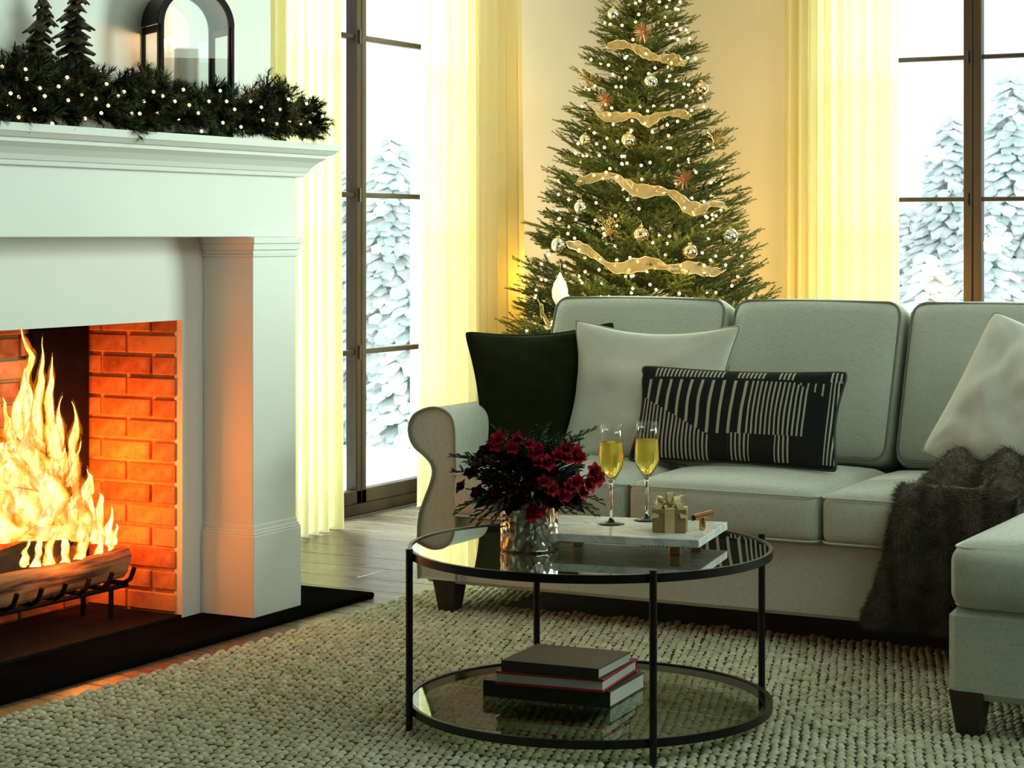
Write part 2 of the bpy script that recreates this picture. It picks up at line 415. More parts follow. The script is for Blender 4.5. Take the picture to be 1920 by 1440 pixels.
tag(MB().box(-.60, .075, -1.95, .585, 0, .0195, b=.005).build('hearth_slab', M['hearth']), 'flat black slate hearth slab under the white fireplace', 'hearth')

# ------------------------------------------------------------------ curtains
def curtain_mat():
    m, nt, p, out = new_mat('sheer_curtain'); nt.nodes.remove(p)
    v = coords(nt, 'Object', (500, 500, 500)); n = N(nt, 'ShaderNodeTexNoise', i_Scale=1, i_Detail=1); nt.links.new(v, n.inputs['Vector'])
    col = ramp(nt, n.outputs[0], [(.3, (.88,.84,.60)), (.7, (.94,.91,.68))])
    d = N(nt, 'ShaderNodeBsdfDiffuse'); tr = N(nt, 'ShaderNodeBsdfTranslucent'); nt.links.new(col, d.inputs[0])
    tr.inputs[0].default_value = (.96,.89,.52,1)
    mx = N(nt, 'ShaderNodeMixShader'); mx.inputs[0].default_value = .40; nt.links.new(d.outputs[0], mx.inputs[1]); nt.links.new(tr.outputs[0], mx.inputs[2])
    tp = N(nt, 'ShaderNodeBsdfTransparent'); m2 = N(nt, 'ShaderNodeMixShader'); m2.inputs[0].default_value = .05
    nt.links.new(mx.outputs[0], m2.inputs[1]); nt.links.new(tp.outputs[0], m2.inputs[2])
    nt.links.new(m2.outputs[0], out.inputs[0]); return m
M['curtain'] = curtain_mat()
def curtain(axis, a, b, plane, label, folds, seed, flare=.03, group='sheer pale yellow curtains'):
    r = random.Random(seed); ph = [r.uniform(0, 6.28) for _ in range(6)]
    L = b-a
    def fn(i, j):
        z = .012 + j*(ZC-.03)
        tw = i + .012*math.sin(i*17+ph[0]) + .006*math.sin(i*41+ph[1])
        amp = .042*(.75+.35*math.sin(i*9+ph[2]))*(1.08-.22*j)
        ang = 2*PI*folds*tw + .25*math.sin(2.1*(1-j)+ph[3]+i*5)
        off = amp*math.sin(ang) + .012*math.sin(2*ang+ph[4]) + .010*math.sin(i*7+ph[5])
        sl = i + .35/folds*math.cos(ang)/6.28
        p = a + L*sl + (1-j)**2*flare*(i-.5)*2
        zz = z + (.008*math.sin(ang*1+1) if j == 0 else 0)
        return (plane+off, p, zz) if axis == 'y' else (p, plane+off, zz)
    o = MB().grid(fn, int(folds*16), 14).build('curtain', M['curtain'], None, True, fix=False)
    return tag(o, label, 'curtain')
curtain('y', 1.10, 1.845, -.90, 'sheer pale yellow curtain beside the fireplace, left of the tall window', 10, 1, .02)
curtain('y', 2.53, 3.37, -.90, 'sheer yellow curtain between the left window and the Christmas tree', 10, 5, .035)
curtain('x', .0, .60, 4.55, 'sheer yellow curtain on the right wall between tree and right window', 10, 9, .012)

# ------------------------------------------------------------------ sofa
def roundrect(x0, x1, y0, y1, r, n=6):
    pts = []
    for (cx, cy, a0) in ((x1-r, y0+r, -PI/2), (x1-r, y1-r, 0), (x0+r, y1-r, PI/2), (x0+r, y0+r, PI)):
        for k in range(n+1): a = a0+PI/2*k/n; pts.append((cx+r*math.cos(a), cy+r*math.sin(a)))
    return pts
def sofa():
    t = thing('sectional_sofa', 'oatmeal linen L-shaped sectional sofa with rolled arm and dark tapered legs', 'sofa', (1.4, .9, .015))
    S = M['sofa']
    # base rail
    MB().box(.365, 2.33, .42, 1.40, .103, .325, b=.012).build('seat_base', S, t)
    MB().box(2.315, 3.40, -.390, 1.40, .098, .318, b=.02).build('chaise_base', S, t)
    # rolled arm outline measured on its front panel
    px = [(786,1094),(785,1050),(785,1000),(788,965),(798,935),(808,908),(813,886),(809,868),(795,852),(779,838),(770,820),(768,800),(775,781),(790,770),(812,764),(832,769),(846,782),(852,805),(853,850),(855,900),(856,960),(857,1020),(857,1094)]
    prof = []
    for (x, y) in px:
        q = ray(x, y, y=.40); prof.append((q.x, max(q.z, .115)))
    # smooth
    sm = []
    for i in range(len(prof)-1):
        p0, p1, p2, p3 = prof[max(i-1,0)], prof[i], prof[i+1], prof[min(i+2,len(prof)-1)]
        for k in range(3):
            u = k/3; sm.append(tuple(.5*((2*p1[c])+(-p0[c]+p2[c])*u+(2*p0[c]-5*p1[c]+4*p2[c]-p3[c])*u*u+(-p0[c]+3*p1[c]-3*p2[c]+p3[c])*u**3) for c in (0,1)))
    sm.append(prof[-1])
    cx = sum(p[0] for p in sm)/len(sm); cz = sum(p[1] for p in sm)/len(sm)
    def arm_bm(sx):
        mb = MB(); n = len(sm)
        ys = [(.402, .93), (.398, .985), (.404, 1.0), (.42, 1.0), (.7, 1.0), (1.0, 1.0), (1.38, 1.0)]
        vs = []
        for y, k in ys:
            for (x, z) in sm:
                zz = z - (.02*max(0,(y-.7))/.7 if z > .4 else 0)
                vs.append((cx+(x-cx)*(k if k == 1 else 1-(1-k)*.5), y - (0), cz+(zz-cz)*(k if k == 1 else 1-(1-k)*.3)))
        fs = []
        for j in range(len(ys)-1):
            for i in range(n): fs.append((j*n+i, j*n+(i+1)%n, (j+1)*n+(i+1)%n, (j+1)*n+i))
        fs.append(tuple(range(n))); fs.append(tuple((len(ys)-1)*n+i for i in range(n-1,-1,-1)))
        return mb.add(vs, fs)
    arm = arm_bm(1).build('arm', S, t, 'auto')
    MB().tube([(x, .397, z) for x, z in sm], .0045, 6).build('piping', M['pipe'], arm)
    # seat cushions
    xs = [.487, 1.10, 1.712, 2.33]
    for i in range(3):
        a, b = xs[i]+.003, xs[i+1]-.003
        cu = rbox(MB(), ((a+b)/2, .715, .395), (b-a, .68, .15), .035, crown=.028, belly=.006, front=.008).build('seat_cushion', S, t, True)
        for z, e in ((.458, .004), (.330, .004)):
            rr = roundrect(a+.006-e, b-.006+e, .376-e*.6, 1.04, .035)
            MB().tube([(x, y - (.010*(1-((x-(a+b)/2)/((b-a)/2))**2) if y < .5 else 0), z+(.004 if z > .4 else -.002)*(1-((x-(a+b)/2)/((b-a)/2))**2)) for x, y in rr], .0035, 6, True).build('piping', S, cu)
    # chaise cushion
    a, b = 2.318, 3.36
    cu = rbox(MB(), ((a+b)/2, .345, .392), (b-a, 1.49, .16), .045, crown=.04, belly=.010, front=.010).build('chaise_cushion', S, t, True)
    for z in (.461, .323):
        rr = roundrect(a+.008, b-.008, -.380, 1.08, .04)
        MB().tube([(x, y, z) for x, y in rr], .0038, 6, True).build('piping', S, cu)
    # back frame
    MB().box(.40, 3.40, 1.24, 1.42, .115, .90, b=.03).build('back_frame', S, t)
    # back cushions: lofted rounded panels with the rake of the back
    bx = [(.435, 1.098), (1.112, 1.708), (1.722, 2.335), (2.349, 3.0)]
    for (a, b) in bx:
        mb = MB(); W_, H_ = b-a, .545
        rbox(mb, (0,0,0), (W_, .19, H_), .05, belly=.0, front=.028, n=14)
        lean = math.radians(20)
        Mx = Matrix.Translation(((a+b)/2, 1.185, .718)) @ Matrix.Rotation(-lean, 4, 'X')
        out = []
        for v in mb.v:
            v = Vector(v)
            v.z += .010*(1-(2*v.x/W_)**2)*(1 if v.z > 0 else 0)
            out.append(tuple(Mx @ v))
        mb.v = out
        cu = mb.build('back_cushion', S, t, True)
        for yy in (-.0835,):
            rr = roundrect(-W_/2+.012, W_/2-.012, -H_/2+.012, H_/2-.012, .045, 6)
            MB().tube([Mx @ Vector((x, yy, z + .010*(1-(2*x/W_)**2)*(1 if z > 0 else 0))) for x, z in rr], .0042, 6, True).build('piping', M['pipe'], cu)
    def leg(x, y, rot=0):
        mb = MB(); vs = []
        for z, h in ((.006, .026), (.120, .042)):
            vs += [(x-h, y-h, z), (x+h, y-h, z), (x+h, y+h, z), (x-h, y+h, z)]
        mb.add(vs, [(3,2,1,0),(4,5,6,7),(0,1,5,4),(1,2,6,5),(2,3,7,6),(3,0,4,7)]); mb.build('leg', M['legwood'], t)
    for x, y in ((.435,.465),(2.362,-.350),(3.3,-.325),(.435,1.34),(3.3,1.34)): leg(x, y)
    return t
sofa()

# ------------------------------------------------------------------ pillows
def pillow_mesh(W, H, T, pinch=.06, seed=0, wr=.004, n=26, slump=0):
    """knife edge pillow in local x (width), z (height), y thickness"""
    def outl(x, z):
        cr = 1-.032*(x*x*z*z)**5
        X = x*(1-pinch*(1-z*z)*1.0)*W/2*cr; Z = z*(1-pinch*1.15*(1-x*x))*H/2*cr
        return X, Z
    front = MB(); vs = []; fs = []
    ts = [math.sin(PI/2*(-1+2*i/n)) for i in range(n+1)]
    for sg in (-1, 1):
        base = len(vs)
        for j in range(n+1):
            for i in range(n+1):
                x, z = ts[i], ts[j]; X, Z = outl(x, z)
                h = ((1-x**2)*(1-z**2))**.46*T/2
                nz = mnoise.noise(Vector((X*9+seed, Z*9, sg*3)))*wr*2.2 + mnoise.noise(Vector((X*22+seed, Z*14, sg*5)))*wr
                k = (1-x**4)*(1-z**4)
                wk = 0
                for cx_ in (-1, 1):
                    for cz_ in (-1, 1):
                        rx, rz_ = (x-cx_)*W/2, (z-cz_)*H/2; rr = math.hypot(rx, rz_)
                        wk += math.sin(math.atan2(rz_*cz_, rx*cx_)*13+seed+cx_+2*cz_)*math.exp(-(rr/.11)**2)*min(1, rr/.04)*wr*1.6
                vs.append((X, sg*(h + nz*k*2 + wk*k), Z))
        for j in range(n):
            for i in range(n):
                q = (base+j*(n+1)+i, base+j*(n+1)+i+1, base+(j+1)*(n+1)+i+1, base+(j+1)*(n+1)+i)
                fs.append(q if sg < 0 else q[::-1])
    edge = []
    for k in range(n): edge.append((ts[k], -1))
    for k in range(n): edge.append((1, ts[k]))
    for k in range(n): edge.append((-ts[k], 1))
    for k in range(n): edge.append((-1, -ts[k]))
    ed = [(outl(x, z)[0], 0, outl(x, z)[1]) for x, z in edge]
    return vs, fs, ed
def pillow(label, W, H, T, mtx, m, mp, seed, pinch=.06, wr=.004, sub=26, pr=.005):
    t = thing('throw_pillow', label, 'pillow'); t.matrix_basis = mtx
    vs, fs, ed = pillow_mesh(W, H, T, pinch, seed, wr, sub)
    b = MB().add(vs, fs); me = b.mesh('cover', m, True)
    bm = bmesh.new(); bm.from_mesh(me); bmesh.ops.remove_doubles(bm, verts=bm.verts, dist=.0006); bm.to_mesh(me); bm.free()
    place('cover', me, t)
    place('piping', MB().tube(ed, pr, 6, True).mesh('piping', mp, True), t)
    return t
def frame(c, xdir, zdir):
    x = Vector(xdir).normalized(); z = Vector(zdir); z = (z - x*z.dot(x)).normalized(); y = z.cross(x)
    return Matrix(((x.x,y.x,z.x,c[0]),(x.y,y.y,z.y,c[1]),(x.z,y.z,z.z,c[2]),(0,0,0,1)))
# dark velvet pillow in the arm corner
TLp, TRp = ray(893, 622, y=.66), ray(1172, 604, y=1.09)
xd = (TRp-TLp); Wd = xd.length*1.0
zd = Vector((-.05,.22,1)).normalized(); c = (TLp+TRp)/2 - zd*.235
pillow('dark green velvet throw pillow leaning in the sofa corner by the arm', Wd, .47, .13, frame(c, xd, zd), M['velvet'], M['velvet'], 3, .11)
TLp, TRp = ray(1076, 600, y=.925), ray(1391, 611, y=.925)
xd = (TRp-TLp); zd = Vector((0,.30,1)).normalized(); c = (TLp+TRp)/2 - zd*.245 + Vector((0,.0,0))
pillow('plain cream square throw pillow standing behind the striped lumbar pillow', xd.length, .50, .155, frame(c, xd, zd), M['cream'], M['creampipe'], 12, .155, .004, 40)
# striped lumbar
def stripe_mat():
    m, nt, p, out = new_mat('striped_weave'); p.inputs['Roughness'].default_value = .9; p.inputs['Specular IOR Level'].default_value = .1
    tc = N(nt, 'ShaderNodeTexCoord'); sp = N(nt, 'ShaderNodeSeparateXYZ'); nt.links.new(tc.outputs['Generated'], sp.inputs[0])
    U, V = sp.outputs[0], sp.outputs[2]
    def m_(op, a, b=0.0, c=None):
        n = N(nt, 'ShaderNodeMath', operation=op)
        for i, q in enumerate((a, b) if c is None else (a, b, c)):
            if isinstance(q, (int, float)): n.inputs[i].default_value = q
            else: nt.links.new(q, n.inputs[i])
        return n.outputs[0]
    def gt(a, b): return m_('GREATER_THAN', a, b)
    def lt(a, b): return m_('LESS_THAN', a, b)
    def AND(*q):
        r = q[0]
        for x in q[1:]: r = m_('MULTIPLY', r, x)
        return r
    def OR(*q):
        r = q[0]
        for x in q[1:]: r = m_('MAXIMUM', r, x)
        return r
    def rng(a, x0, x1): return AND(gt(a, x0), lt(a, x1))
    def st(period, duty, ph=0.0): return lt(m_('FRACT', m_('ADD', m_('DIVIDE', U, period), ph)), duty)
    diag = m_('SUBTRACT', .70, m_('MULTIPLY', U, 1.08))      # boundary of the fine stripes lower left
    below = lt(V, diag)
    wide = AND(st(.0545, .27), rng(U, .04, .565), rng(V, .29, .855), m_('SUBTRACT', 1.0, below))
    fine = AND(st(.0205, .42), rng(U, .03, .40), below, gt(V, .03))
    top = AND(st(.0200, .48), gt(V, .885), OR(rng(U, .08, .43), rng(U, .50, .63), rng(U, .70, .78), rng(U, .93, .99)))
    d2 = m_('SUBTRACT', 1.60, m_('MULTIPLY', U, .95))
    mid = AND(st(.0215, .40), rng(U, .575, .86), gt(V, .30), lt(V, d2), lt(V, .86))
    low = AND(st(.0205, .40), OR(rng(U, .50, .60), rng(U, .72, .79)), lt(V, .30), gt(V, .04))
    right = AND(st(.0350, .22), rng(U, .80, .95), rng(V, .30, .86), gt(V, d2))
    edge = AND(st(.016, .4), gt(U, .945), lt(V, .9), gt(V, .04))
    s = OR(wide, fine, top, mid, low, right, edge)
    n = N(nt, 'ShaderNodeTexNoise', i_Scale=160, i_Detail=2)
    dk = ramp(nt, n.outputs[0], [(.3, (.010,.012,.014)), (.7, (.022,.022,.020))]); lt_ = ramp(nt, n.outputs[0], [(.3, (.34,.34,.27)), (.7, (.46,.46,.37))])
    mx = N(nt, 'ShaderNodeMix', data_type='RGBA'); nt.links.new(s, mx.inputs[0]); nt.links.new(dk, mx.inputs[6]); nt.links.new(lt_, mx.inputs[7])
    nt.links.new(mx.outputs[2], p.inputs['Base Color'])
    b = N(nt, 'ShaderNodeBump', i_Strength=.5, i_Distance=.003); nt.links.new(s, b.inputs['Height']); nt.links.new(b.outputs[0], p.inputs['Normal'])
    return m
TLp, TRp = ray(1202, 690, y=.80), ray(1592, 702, y=.80); BLp = ray(1214, 868, y=.70)
xd = (TRp-TLp); zd = Vector((0,.36,1)).normalized(); c = (TLp+TRp)/2 - zd*.150
pillow('long dark lumbar pillow with pale vertical stripes in front of cream pillow', xd.length, .315, .105, frame(c, xd, zd), stripe_mat(), mat('dark_piping', (.02,.022,.02)), 31, .075, .002, 40)
# large right pillow: measured corners
TLp, BLp = ray(1862, 584, y=.86), ray(1727, 846, y=.70)
zd = (TLp-BLp).normalized(); xd = Vector((.9, -.30, -.42)); Wp = .56; H_ = (TLp-BLp).length*1.02
fr = frame((0,0,0), zd.cross(Vector((-.25,1,.1))).normalized()*-1 if False else xd, zd)
x_ = (xd - zd*xd.dot(zd)).normalized(); c = (TLp+BLp)/2 + x_*Wp*.5
y_ = zd.cross(x_)
mt = Matrix(((x_.x,y_.x,zd.x,c.x),(x_.y,y_.y,zd.y,c.y),(x_.z,y_.z,zd.z,c.z),(0,0,0,1)))
pillow('big plain cream throw pillow tilted on the sofa above the fur throw', Wp, H_, .20, mt, M['cream'], M['creampipe'], 77, .05, .006, 40)

# ------------------------------------------------------------------ fur throw
def fur_throw():
    m = mat('brown_faux_fur', (.040,.027,.017), (.13,.095,.062), 26, .75, sheen=.3, spec=.2)
    path = [(1.02,.50),(.92,.56),(.80,.605),(.66,.61),(.55,.57),(.46,.53),(.385,.49),(.335,.42),(.322,.33),(.318,.22),(.312,.17),(.305,.12)]
    left = [2.10,2.03,1.985,1.965,1.95,1.94,1.93,1.925,1.915,1.885,1.865,1.850]
    right = [2.9,2.95,3.0,3.0,2.95,2.8,2.4,2.305,2.30,2.295,2.295,2.295]
    def ev(arr, t):
        f = t*(len(arr)-1); i = min(int(f), len(arr)-2); u = f-i
        a, b = arr[i], arr[i+1]
        return tuple(a[k]*(1-u)+b[k]*u for k in range(2)) if isinstance(a, tuple) else a*(1-u)+b*u
    def P(i, j):
        y, z = ev(path, j); x0, x1 = ev(left, j), ev(right, j); x = x0+(x1-x0)*i
        drop = max(0, min(1, (x-2.28)/.2))
        if x > 2.3 and z < .53: z = max(z, .49)
        fold = .022*math.sin(x*21+z*6+1.2) + .016*math.sin(x*47+y*9)
        ed = min(1, i*9)
        nz = mnoise.noise(Vector((x*6, y*6, z*6)))*.03
        lift = (1-ed)**2
        if j < .5: z += fold*ed*.9+nz*.6*ed - lift*.09*(1 if j > .1 else .5)
        else: y += -abs(fold)*ed*.9 + lift*.035; z += 0
        if x > 2.3 and z < .55: z = max(z, .51+fold*.5)
        return Vector((x, y, z))
    nu, nv = 60, 60
    t = thing('fur_throw', 'dark brown faux fur throw draped over the sofa seat to the floor', 'throw', (2.2, .5, .1))
    MB().grid(lambda i, j: P(i, j), nu, nv).build('backing', m, t, True)
    R = np.random.RandomState(3); n = 90000
    ii, jj = R.rand(n), R.rand(n)
    # precomputed grid of points and normals
    g = np.array([[P(i/120, j/120) for i in range(121)] for j in range(121)])
    du = np.gradient(g, axis=1); dv = np.gradient(g, axis=0); nn = np.cross(du, dv); nn /= np.linalg.norm(nn, axis=2, keepdims=True)+1e-9
    camv = np.array(CAM); s = np.sign((nn*(camv-g)).sum(2, keepdims=True)); nn = nn*s
    ia, ja = (ii*119.99).astype(int), (jj*119.99).astype(int); fi, fj = ii*120-ia, jj*120-ja
    fi, fj = np.clip(fi,0,1)[:,None], np.clip(fj,0,1)[:,None]
    p = g[ja, ia]*(1-fi)*(1-fj)+g[ja, np.minimum(ia+1,120)]*fi*(1-fj)+g[np.minimum(ja+1,120), ia]*(1-fi)*fj+g[np.minimum(ja+1,120), np.minimum(ia+1,120)]*fi*fj
    nv_ = nn[ja, ia]
    cl = np.sin(p[:,0]*60+np.sin(p[:,2]*40)*2)*.3
    d = nv_*.6 + R.randn(n,3)*.33 + np.array([0,-.15,-.45]) + np.stack([cl,cl*0,cl*0],1)
    d /= np.linalg.norm(d, axis=1, keepdims=True)
    L = R.uniform(.012,.026,(n,1)); sd = np.cross(d, R.randn(n,3)); sd /= np.linalg.norm(sd, axis=1, keepdims=True); sd *= .0007
    V = np.concatenate([p-sd, p+sd, p+d*L+sd*0], 0) - np.array(t.location)
    Fc = np.stack([np.arange(n), np.arange(n)+n, np.arange(n)+2*n], 1)
    stuff(place('fur', np_mesh('fur', V, Fc, m), t))
fur_throw()

# ------------------------------------------------------------------ rug
def rug():
    m, nt, p, out = new_mat('wool_rug'); p.inputs['Roughness'].default_value = .95; p.inputs['Specular IOR Level'].default_value = .1
    v = coords(nt, 'Object', (1,1,1)); n1 = N(nt, 'ShaderNodeTexNoise', i_Scale=28, i_Detail=3); nt.links.new(v, n1.inputs['Vector'])
    nt.links.new(ramp(nt, n1.outputs[0], [(.3, (.40,.39,.26)), (.5, (.56,.55,.39)), (.7, (.70,.69,.53))]), p.inputs['Base Color'])
    n2 = N(nt, 'ShaderNodeTexNoise', i_Scale=500, i_Detail=2); nt.links.new(v, n2.inputs['Vector'])
    b = N(nt, 'ShaderNodeBump', i_Strength=.5, i_Distance=.002); nt.links.new(n2.outputs[0], b.inputs['Height']); nt.links.new(b.outputs[0], p.inputs['Normal'])
    X0, X1, Y0, Y1 = .180, 3.7, -2.6, 1.5
    t = thing('knitted_rug', 'chunky looped beige wool area rug under the coffee table and sofa', 'rug', (1.8, -.5, 0))
    MB().box(X0+.012, X1, Y0, Y1, .0005, .0075).build('rug_backing', mat('rug_base', (.03,.028,.018), rough=1), t)
    # one loop: squashed dome, 26 px-wide at the front of the picture
    du, dv = .0235, .036
    # loop template (8x3 dome)
    tv = []; NS, NR = 8, 3
    for r in range(NR):
        a = r/NR*PI/2
        for k in range(NS): q = 2*PI*k/NS; tv.append((math.cos(a)*math.cos(q), math.cos(a)*math.sin(q), math.sin(a)))
    tv.append((0,0,1)); tv = np.array(tv); tf = []
    for r in range(NR-1):
        for k in range(NS): a, b_ = r*NS+k, r*NS+(k+1)%NS; tf += [(a,b_,b_+NS),(a,b_+NS,a+NS)]
    for k in range(NS): tf.append(((NR-1)*NS+k, (NR-1)*NS+(k+1)%NS, NR*NS))
    tf = np.array(tf)
    R = np.random.RandomState(5)
    nx, ny = int((X1-X0)/du), int((Y1-Y0)/dv)
    I, J = np.meshgrid(np.arange(nx), np.arange(ny)); I, J = I.ravel(), J.ravel()
    x = X0+(I+.5*(J % 2)+.3)*du + R.randn(len(I))*.0010; y = Y0+(J+.5)*dv + R.randn(len(I))*.0016 + .004*np.sin(I*.9)+.0025*R.randn(len(I))
    # keep what the camera could see
    dx, dy = x-CAM.x, y-CAM.y; dep = -SN*dx+CS*dy; lat = CS*dx+SN*dy
    pxs = PX0+F*lat/dep; pys = PY0+F*CAM.z/dep
    keep = (pxs > -200) & (pxs < 2120) & (pys < 1560) & ~((y > .62) & (x > .55)) & (dep > .5)
    x, y = x[keep], y[keep]; n = len(x)
    ang = R.randn(n)*.10 + .25*np.where((x/du).astype(int) % 2 == 0, 1, -1); sx = du*.50*R.uniform(.88,1.15,n); sy = dv*.50*R.uniform(.85,1.12,n); sz = R.uniform(.009,.013,n)
    c, s = np.cos(ang), np.sin(ang)
    tx, ty, tz = tv[:,0][None]*sx[:,None], tv[:,1][None]*sy[:,None], tv[:,2][None]*sz[:,None]
    tilt = R.uniform(.15,.45,n)[:,None]
    VX = x[:,None]+tx*c[:,None]-ty*s[:,None]; VY = y[:,None]+tx*s[:,None]+ty*c[:,None]; VZ = .004+tz*(1+tilt*ty/dv) 
    V = np.stack([VX,VY,VZ],2).reshape(-1,3)-np.array(t.location)
    Fc = (tf[None]+(np.arange(n)*len(tv))[:,None,None]).reshape(-1,3)
    stuff(place('wool_loops', np_mesh('wool_loops', V, Fc, m, True), t))
    print('rug loops', n)
rug()

# ------------------------------------------------------------------ coffee table
TC = ray(1106, 1023.6, z=.44); TR_ = .455
def ring(mb, R0, R1, z0, z1, n=96):
    prof = [(R0,z0),(R1,z0),(R1,z1),(R0,z1)]; vs = []; fs = []
    for r, z in prof:
        for k in range(n): a = 2*PI*k/n; vs.append((r*math.cos(a), r*math.sin(a), z))
    for i in range(4):
        for k in range(n): fs.append((i*n+k, i*n+(k+1)%n, ((i+1)%4)*n+(k+1)%n, ((i+1)%4)*n+k))
    return mb.add(vs, fs, Matrix.Translation((TC.x, TC.y, 0)))
def table():
    t = thing('coffee_table', 'round two-tier coffee table with black metal frame and glass shelves', 'coffee table', (TC.x, TC.y, .017))
    for (z1, nm) in ((.442, 'top_ring'), (.0665, 'shelf_ring')):
        mb = ring(MB(), .443, .452, z1-.020, z1); ring(mb, .430, .4432, z1-.020, z1-.0115)
        mb.build(nm, M['black'], t, 'auto')
        g = MB().lathe([(.4425, z1-.011), (.4425, z1-.003)], 96, Matrix.Translation((TC.x, TC.y, 0)))
        g.build('glass_top' if z1 > .2 else 'glass_shelf', M['tglass_top' if z1 > .2 else 'tglass'], t)
    right = Vector((CS, SN)); back = Vector((-SN, CS))
    a0 = math.radians(16)
    for k in range(4):
        a = -PI/2 + a0 + k*PI/2
        d = right*math.cos(a) + back*math.sin(a); p = Vector((TC.x, TC.y)) + d*.4605
        MB().tube([(p.x, p.y, .012), (p.x, p.y, .452)], .0088, 10).build('leg', M['black'], t, 'auto')
        for z in (.432, .0565):
            q = Vector((TC.x, TC.y)) + d*.45
            MB().tube([(q.x, q.y, z), (p.x, p.y, z)], .006, 8).build('joint', M['black'], t)
table()
GZ = .439 + .0005       # glass surface height of the top
SZ = .0635 + .0005

# tray
def tray():
    BRc, FRc, BLc = ray(1376, 979, z=.485), ray(1298, 1012, z=.485), ray(1057, 965, z=.485)
    c = (FRc+BLc)/2; xd = (BRc-BLc).normalized(); ang = math.atan2(xd.y, xd.x)
    L = (BRc-BLc).length; yd = Vector((-xd.y, xd.x, 0)); D = abs((BRc-FRc).dot(yd))
    m, nt, p, out = new_mat('white_marble'); p.inputs['Roughness'].default_value = .22
    v = coords(nt, 'Object', (7,16,7)); n1 = N(nt, 'ShaderNodeTexNoise', i_Scale=1.2, i_Detail=8, i_Roughness=.6, i_Distortion=1.2); nt.links.new(v, n1.inputs['Vector'])
    nt.links.new(ramp(nt, n1.outputs[0], [(.40, (.74,.76,.72)), (.49, (.50,.53,.50)), (.56, (.76,.78,.74)), (.7,(.8,.81,.78))]), p.inputs['Base Color'])
    t = thing('marble_tray', 'rectangular white marble serving tray on small copper feet on glass top', 'tray', (c.x, c.y, GZ), ang)
    place('slab', MB().box(-L/2, L/2, -D/2, D/2, .026, .0455, b=.0015).mesh('slab', m), t)
    for sx in (-1, 1):
        for sy in (-1, 1):
            place('foot', MB().box(-.014, .014, -.007, .007, 0, .0255, b=.002).mesh('foot', M['brass']), t, Matrix.Translation((sx*(L/2-.07), sy*(D/2-.05), 0)))
    return c
tray()
TZ = GZ+.0455
# champagne flutes
def flute(px, py, label):
    p = ray(px, py, z=TZ)
    t = thing('champagne_flute', label, 'glass', (p.x, p.y, TZ), 0)
    gs, nt, q, out = new_mat('solid_glass'); q.inputs['Transmission Weight'].default_value = 1; q.inputs['Roughness'].default_value = 0; q.inputs['IOR'].default_value = 1.5
    st_ = [(.0335,.0),(.034,.0012),(.020,.004),(.008,.009),(.0044,.016),(.0038,.05),(.0038,.085),(.0058,.104),(.0098,.1105)]
    place('stem', MB().lathe(st_, 32).mesh('stem', gs, True), t)
    outer = [(.0098,.1108),(.018,.124),(.026,.139),(.0305,.152),(.0318,.160),(.0308,.185),(.0285,.222),(.0262,.252)]
    inner = [(.0255,.252),(.0278,.222),(.0300,.185),(.0310,.160),(.0296,.152),(.0250,.139),(.0170,.125),(.009,.115),(.001,.1135)]
    place('glass_body', MB().lathe(outer+inner, 32, cap1=True).mesh('glass_body', M['cglass'], True), t)
    m, nt, q, out = new_mat('champagne'); nt.nodes.remove(q)
    tp = N(nt, 'ShaderNodeBsdfTransparent'); tp.inputs[0].default_value = (.93,.80,.28,1)
    tl = N(nt, 'ShaderNodeBsdfTranslucent'); tl.inputs[0].default_value = (.95,.80,.25,1)
    gl = N(nt, 'ShaderNodeBsdfRefraction', i_IOR=1.34, i_Roughness=.0); gl.inputs[0].default_value = (1,.90,.42,1)
    m1 = N(nt, 'ShaderNodeMixShader'); m1.inputs[0].default_value = .32; nt.links.new(gl.outputs[0], m1.inputs[1]); nt.links.new(tl.outputs[0], m1.inputs[2])
    nt.links.new(m1.outputs[0], out.inputs[0])
    liq = [(.001,.1125),(.009,.1155),(.0168,.1255),(.0248,.1395),(.0294,.1525),(.0307,.160),(.0298,.185),(.0287,.207)]
    place('champagne', MB().lathe(liq, 32).mesh('champagne', m, 'auto'), t)
    bm = MB(); r = random.Random(px)
    for k in range(16):
        a, rr, z = r.uniform(0, 6.28), r.uniform(0,.02), r.uniform(.14,.2)
        bm.lathe([(.0001,-.0007),(.0008,0),(.0001,.0007)], 5, Matrix.Translation((rr*math.cos(a), rr*math.sin(a), z)))
    stuff(place('bubbles', bm.mesh('bubbles', M['cglass']), t))
flute(1146, 983, 'champagne flute of golden sparkling wine nearest the red flowers')
flute(1213, 976, 'champagne flute of golden sparkling wine next to the little gift box')
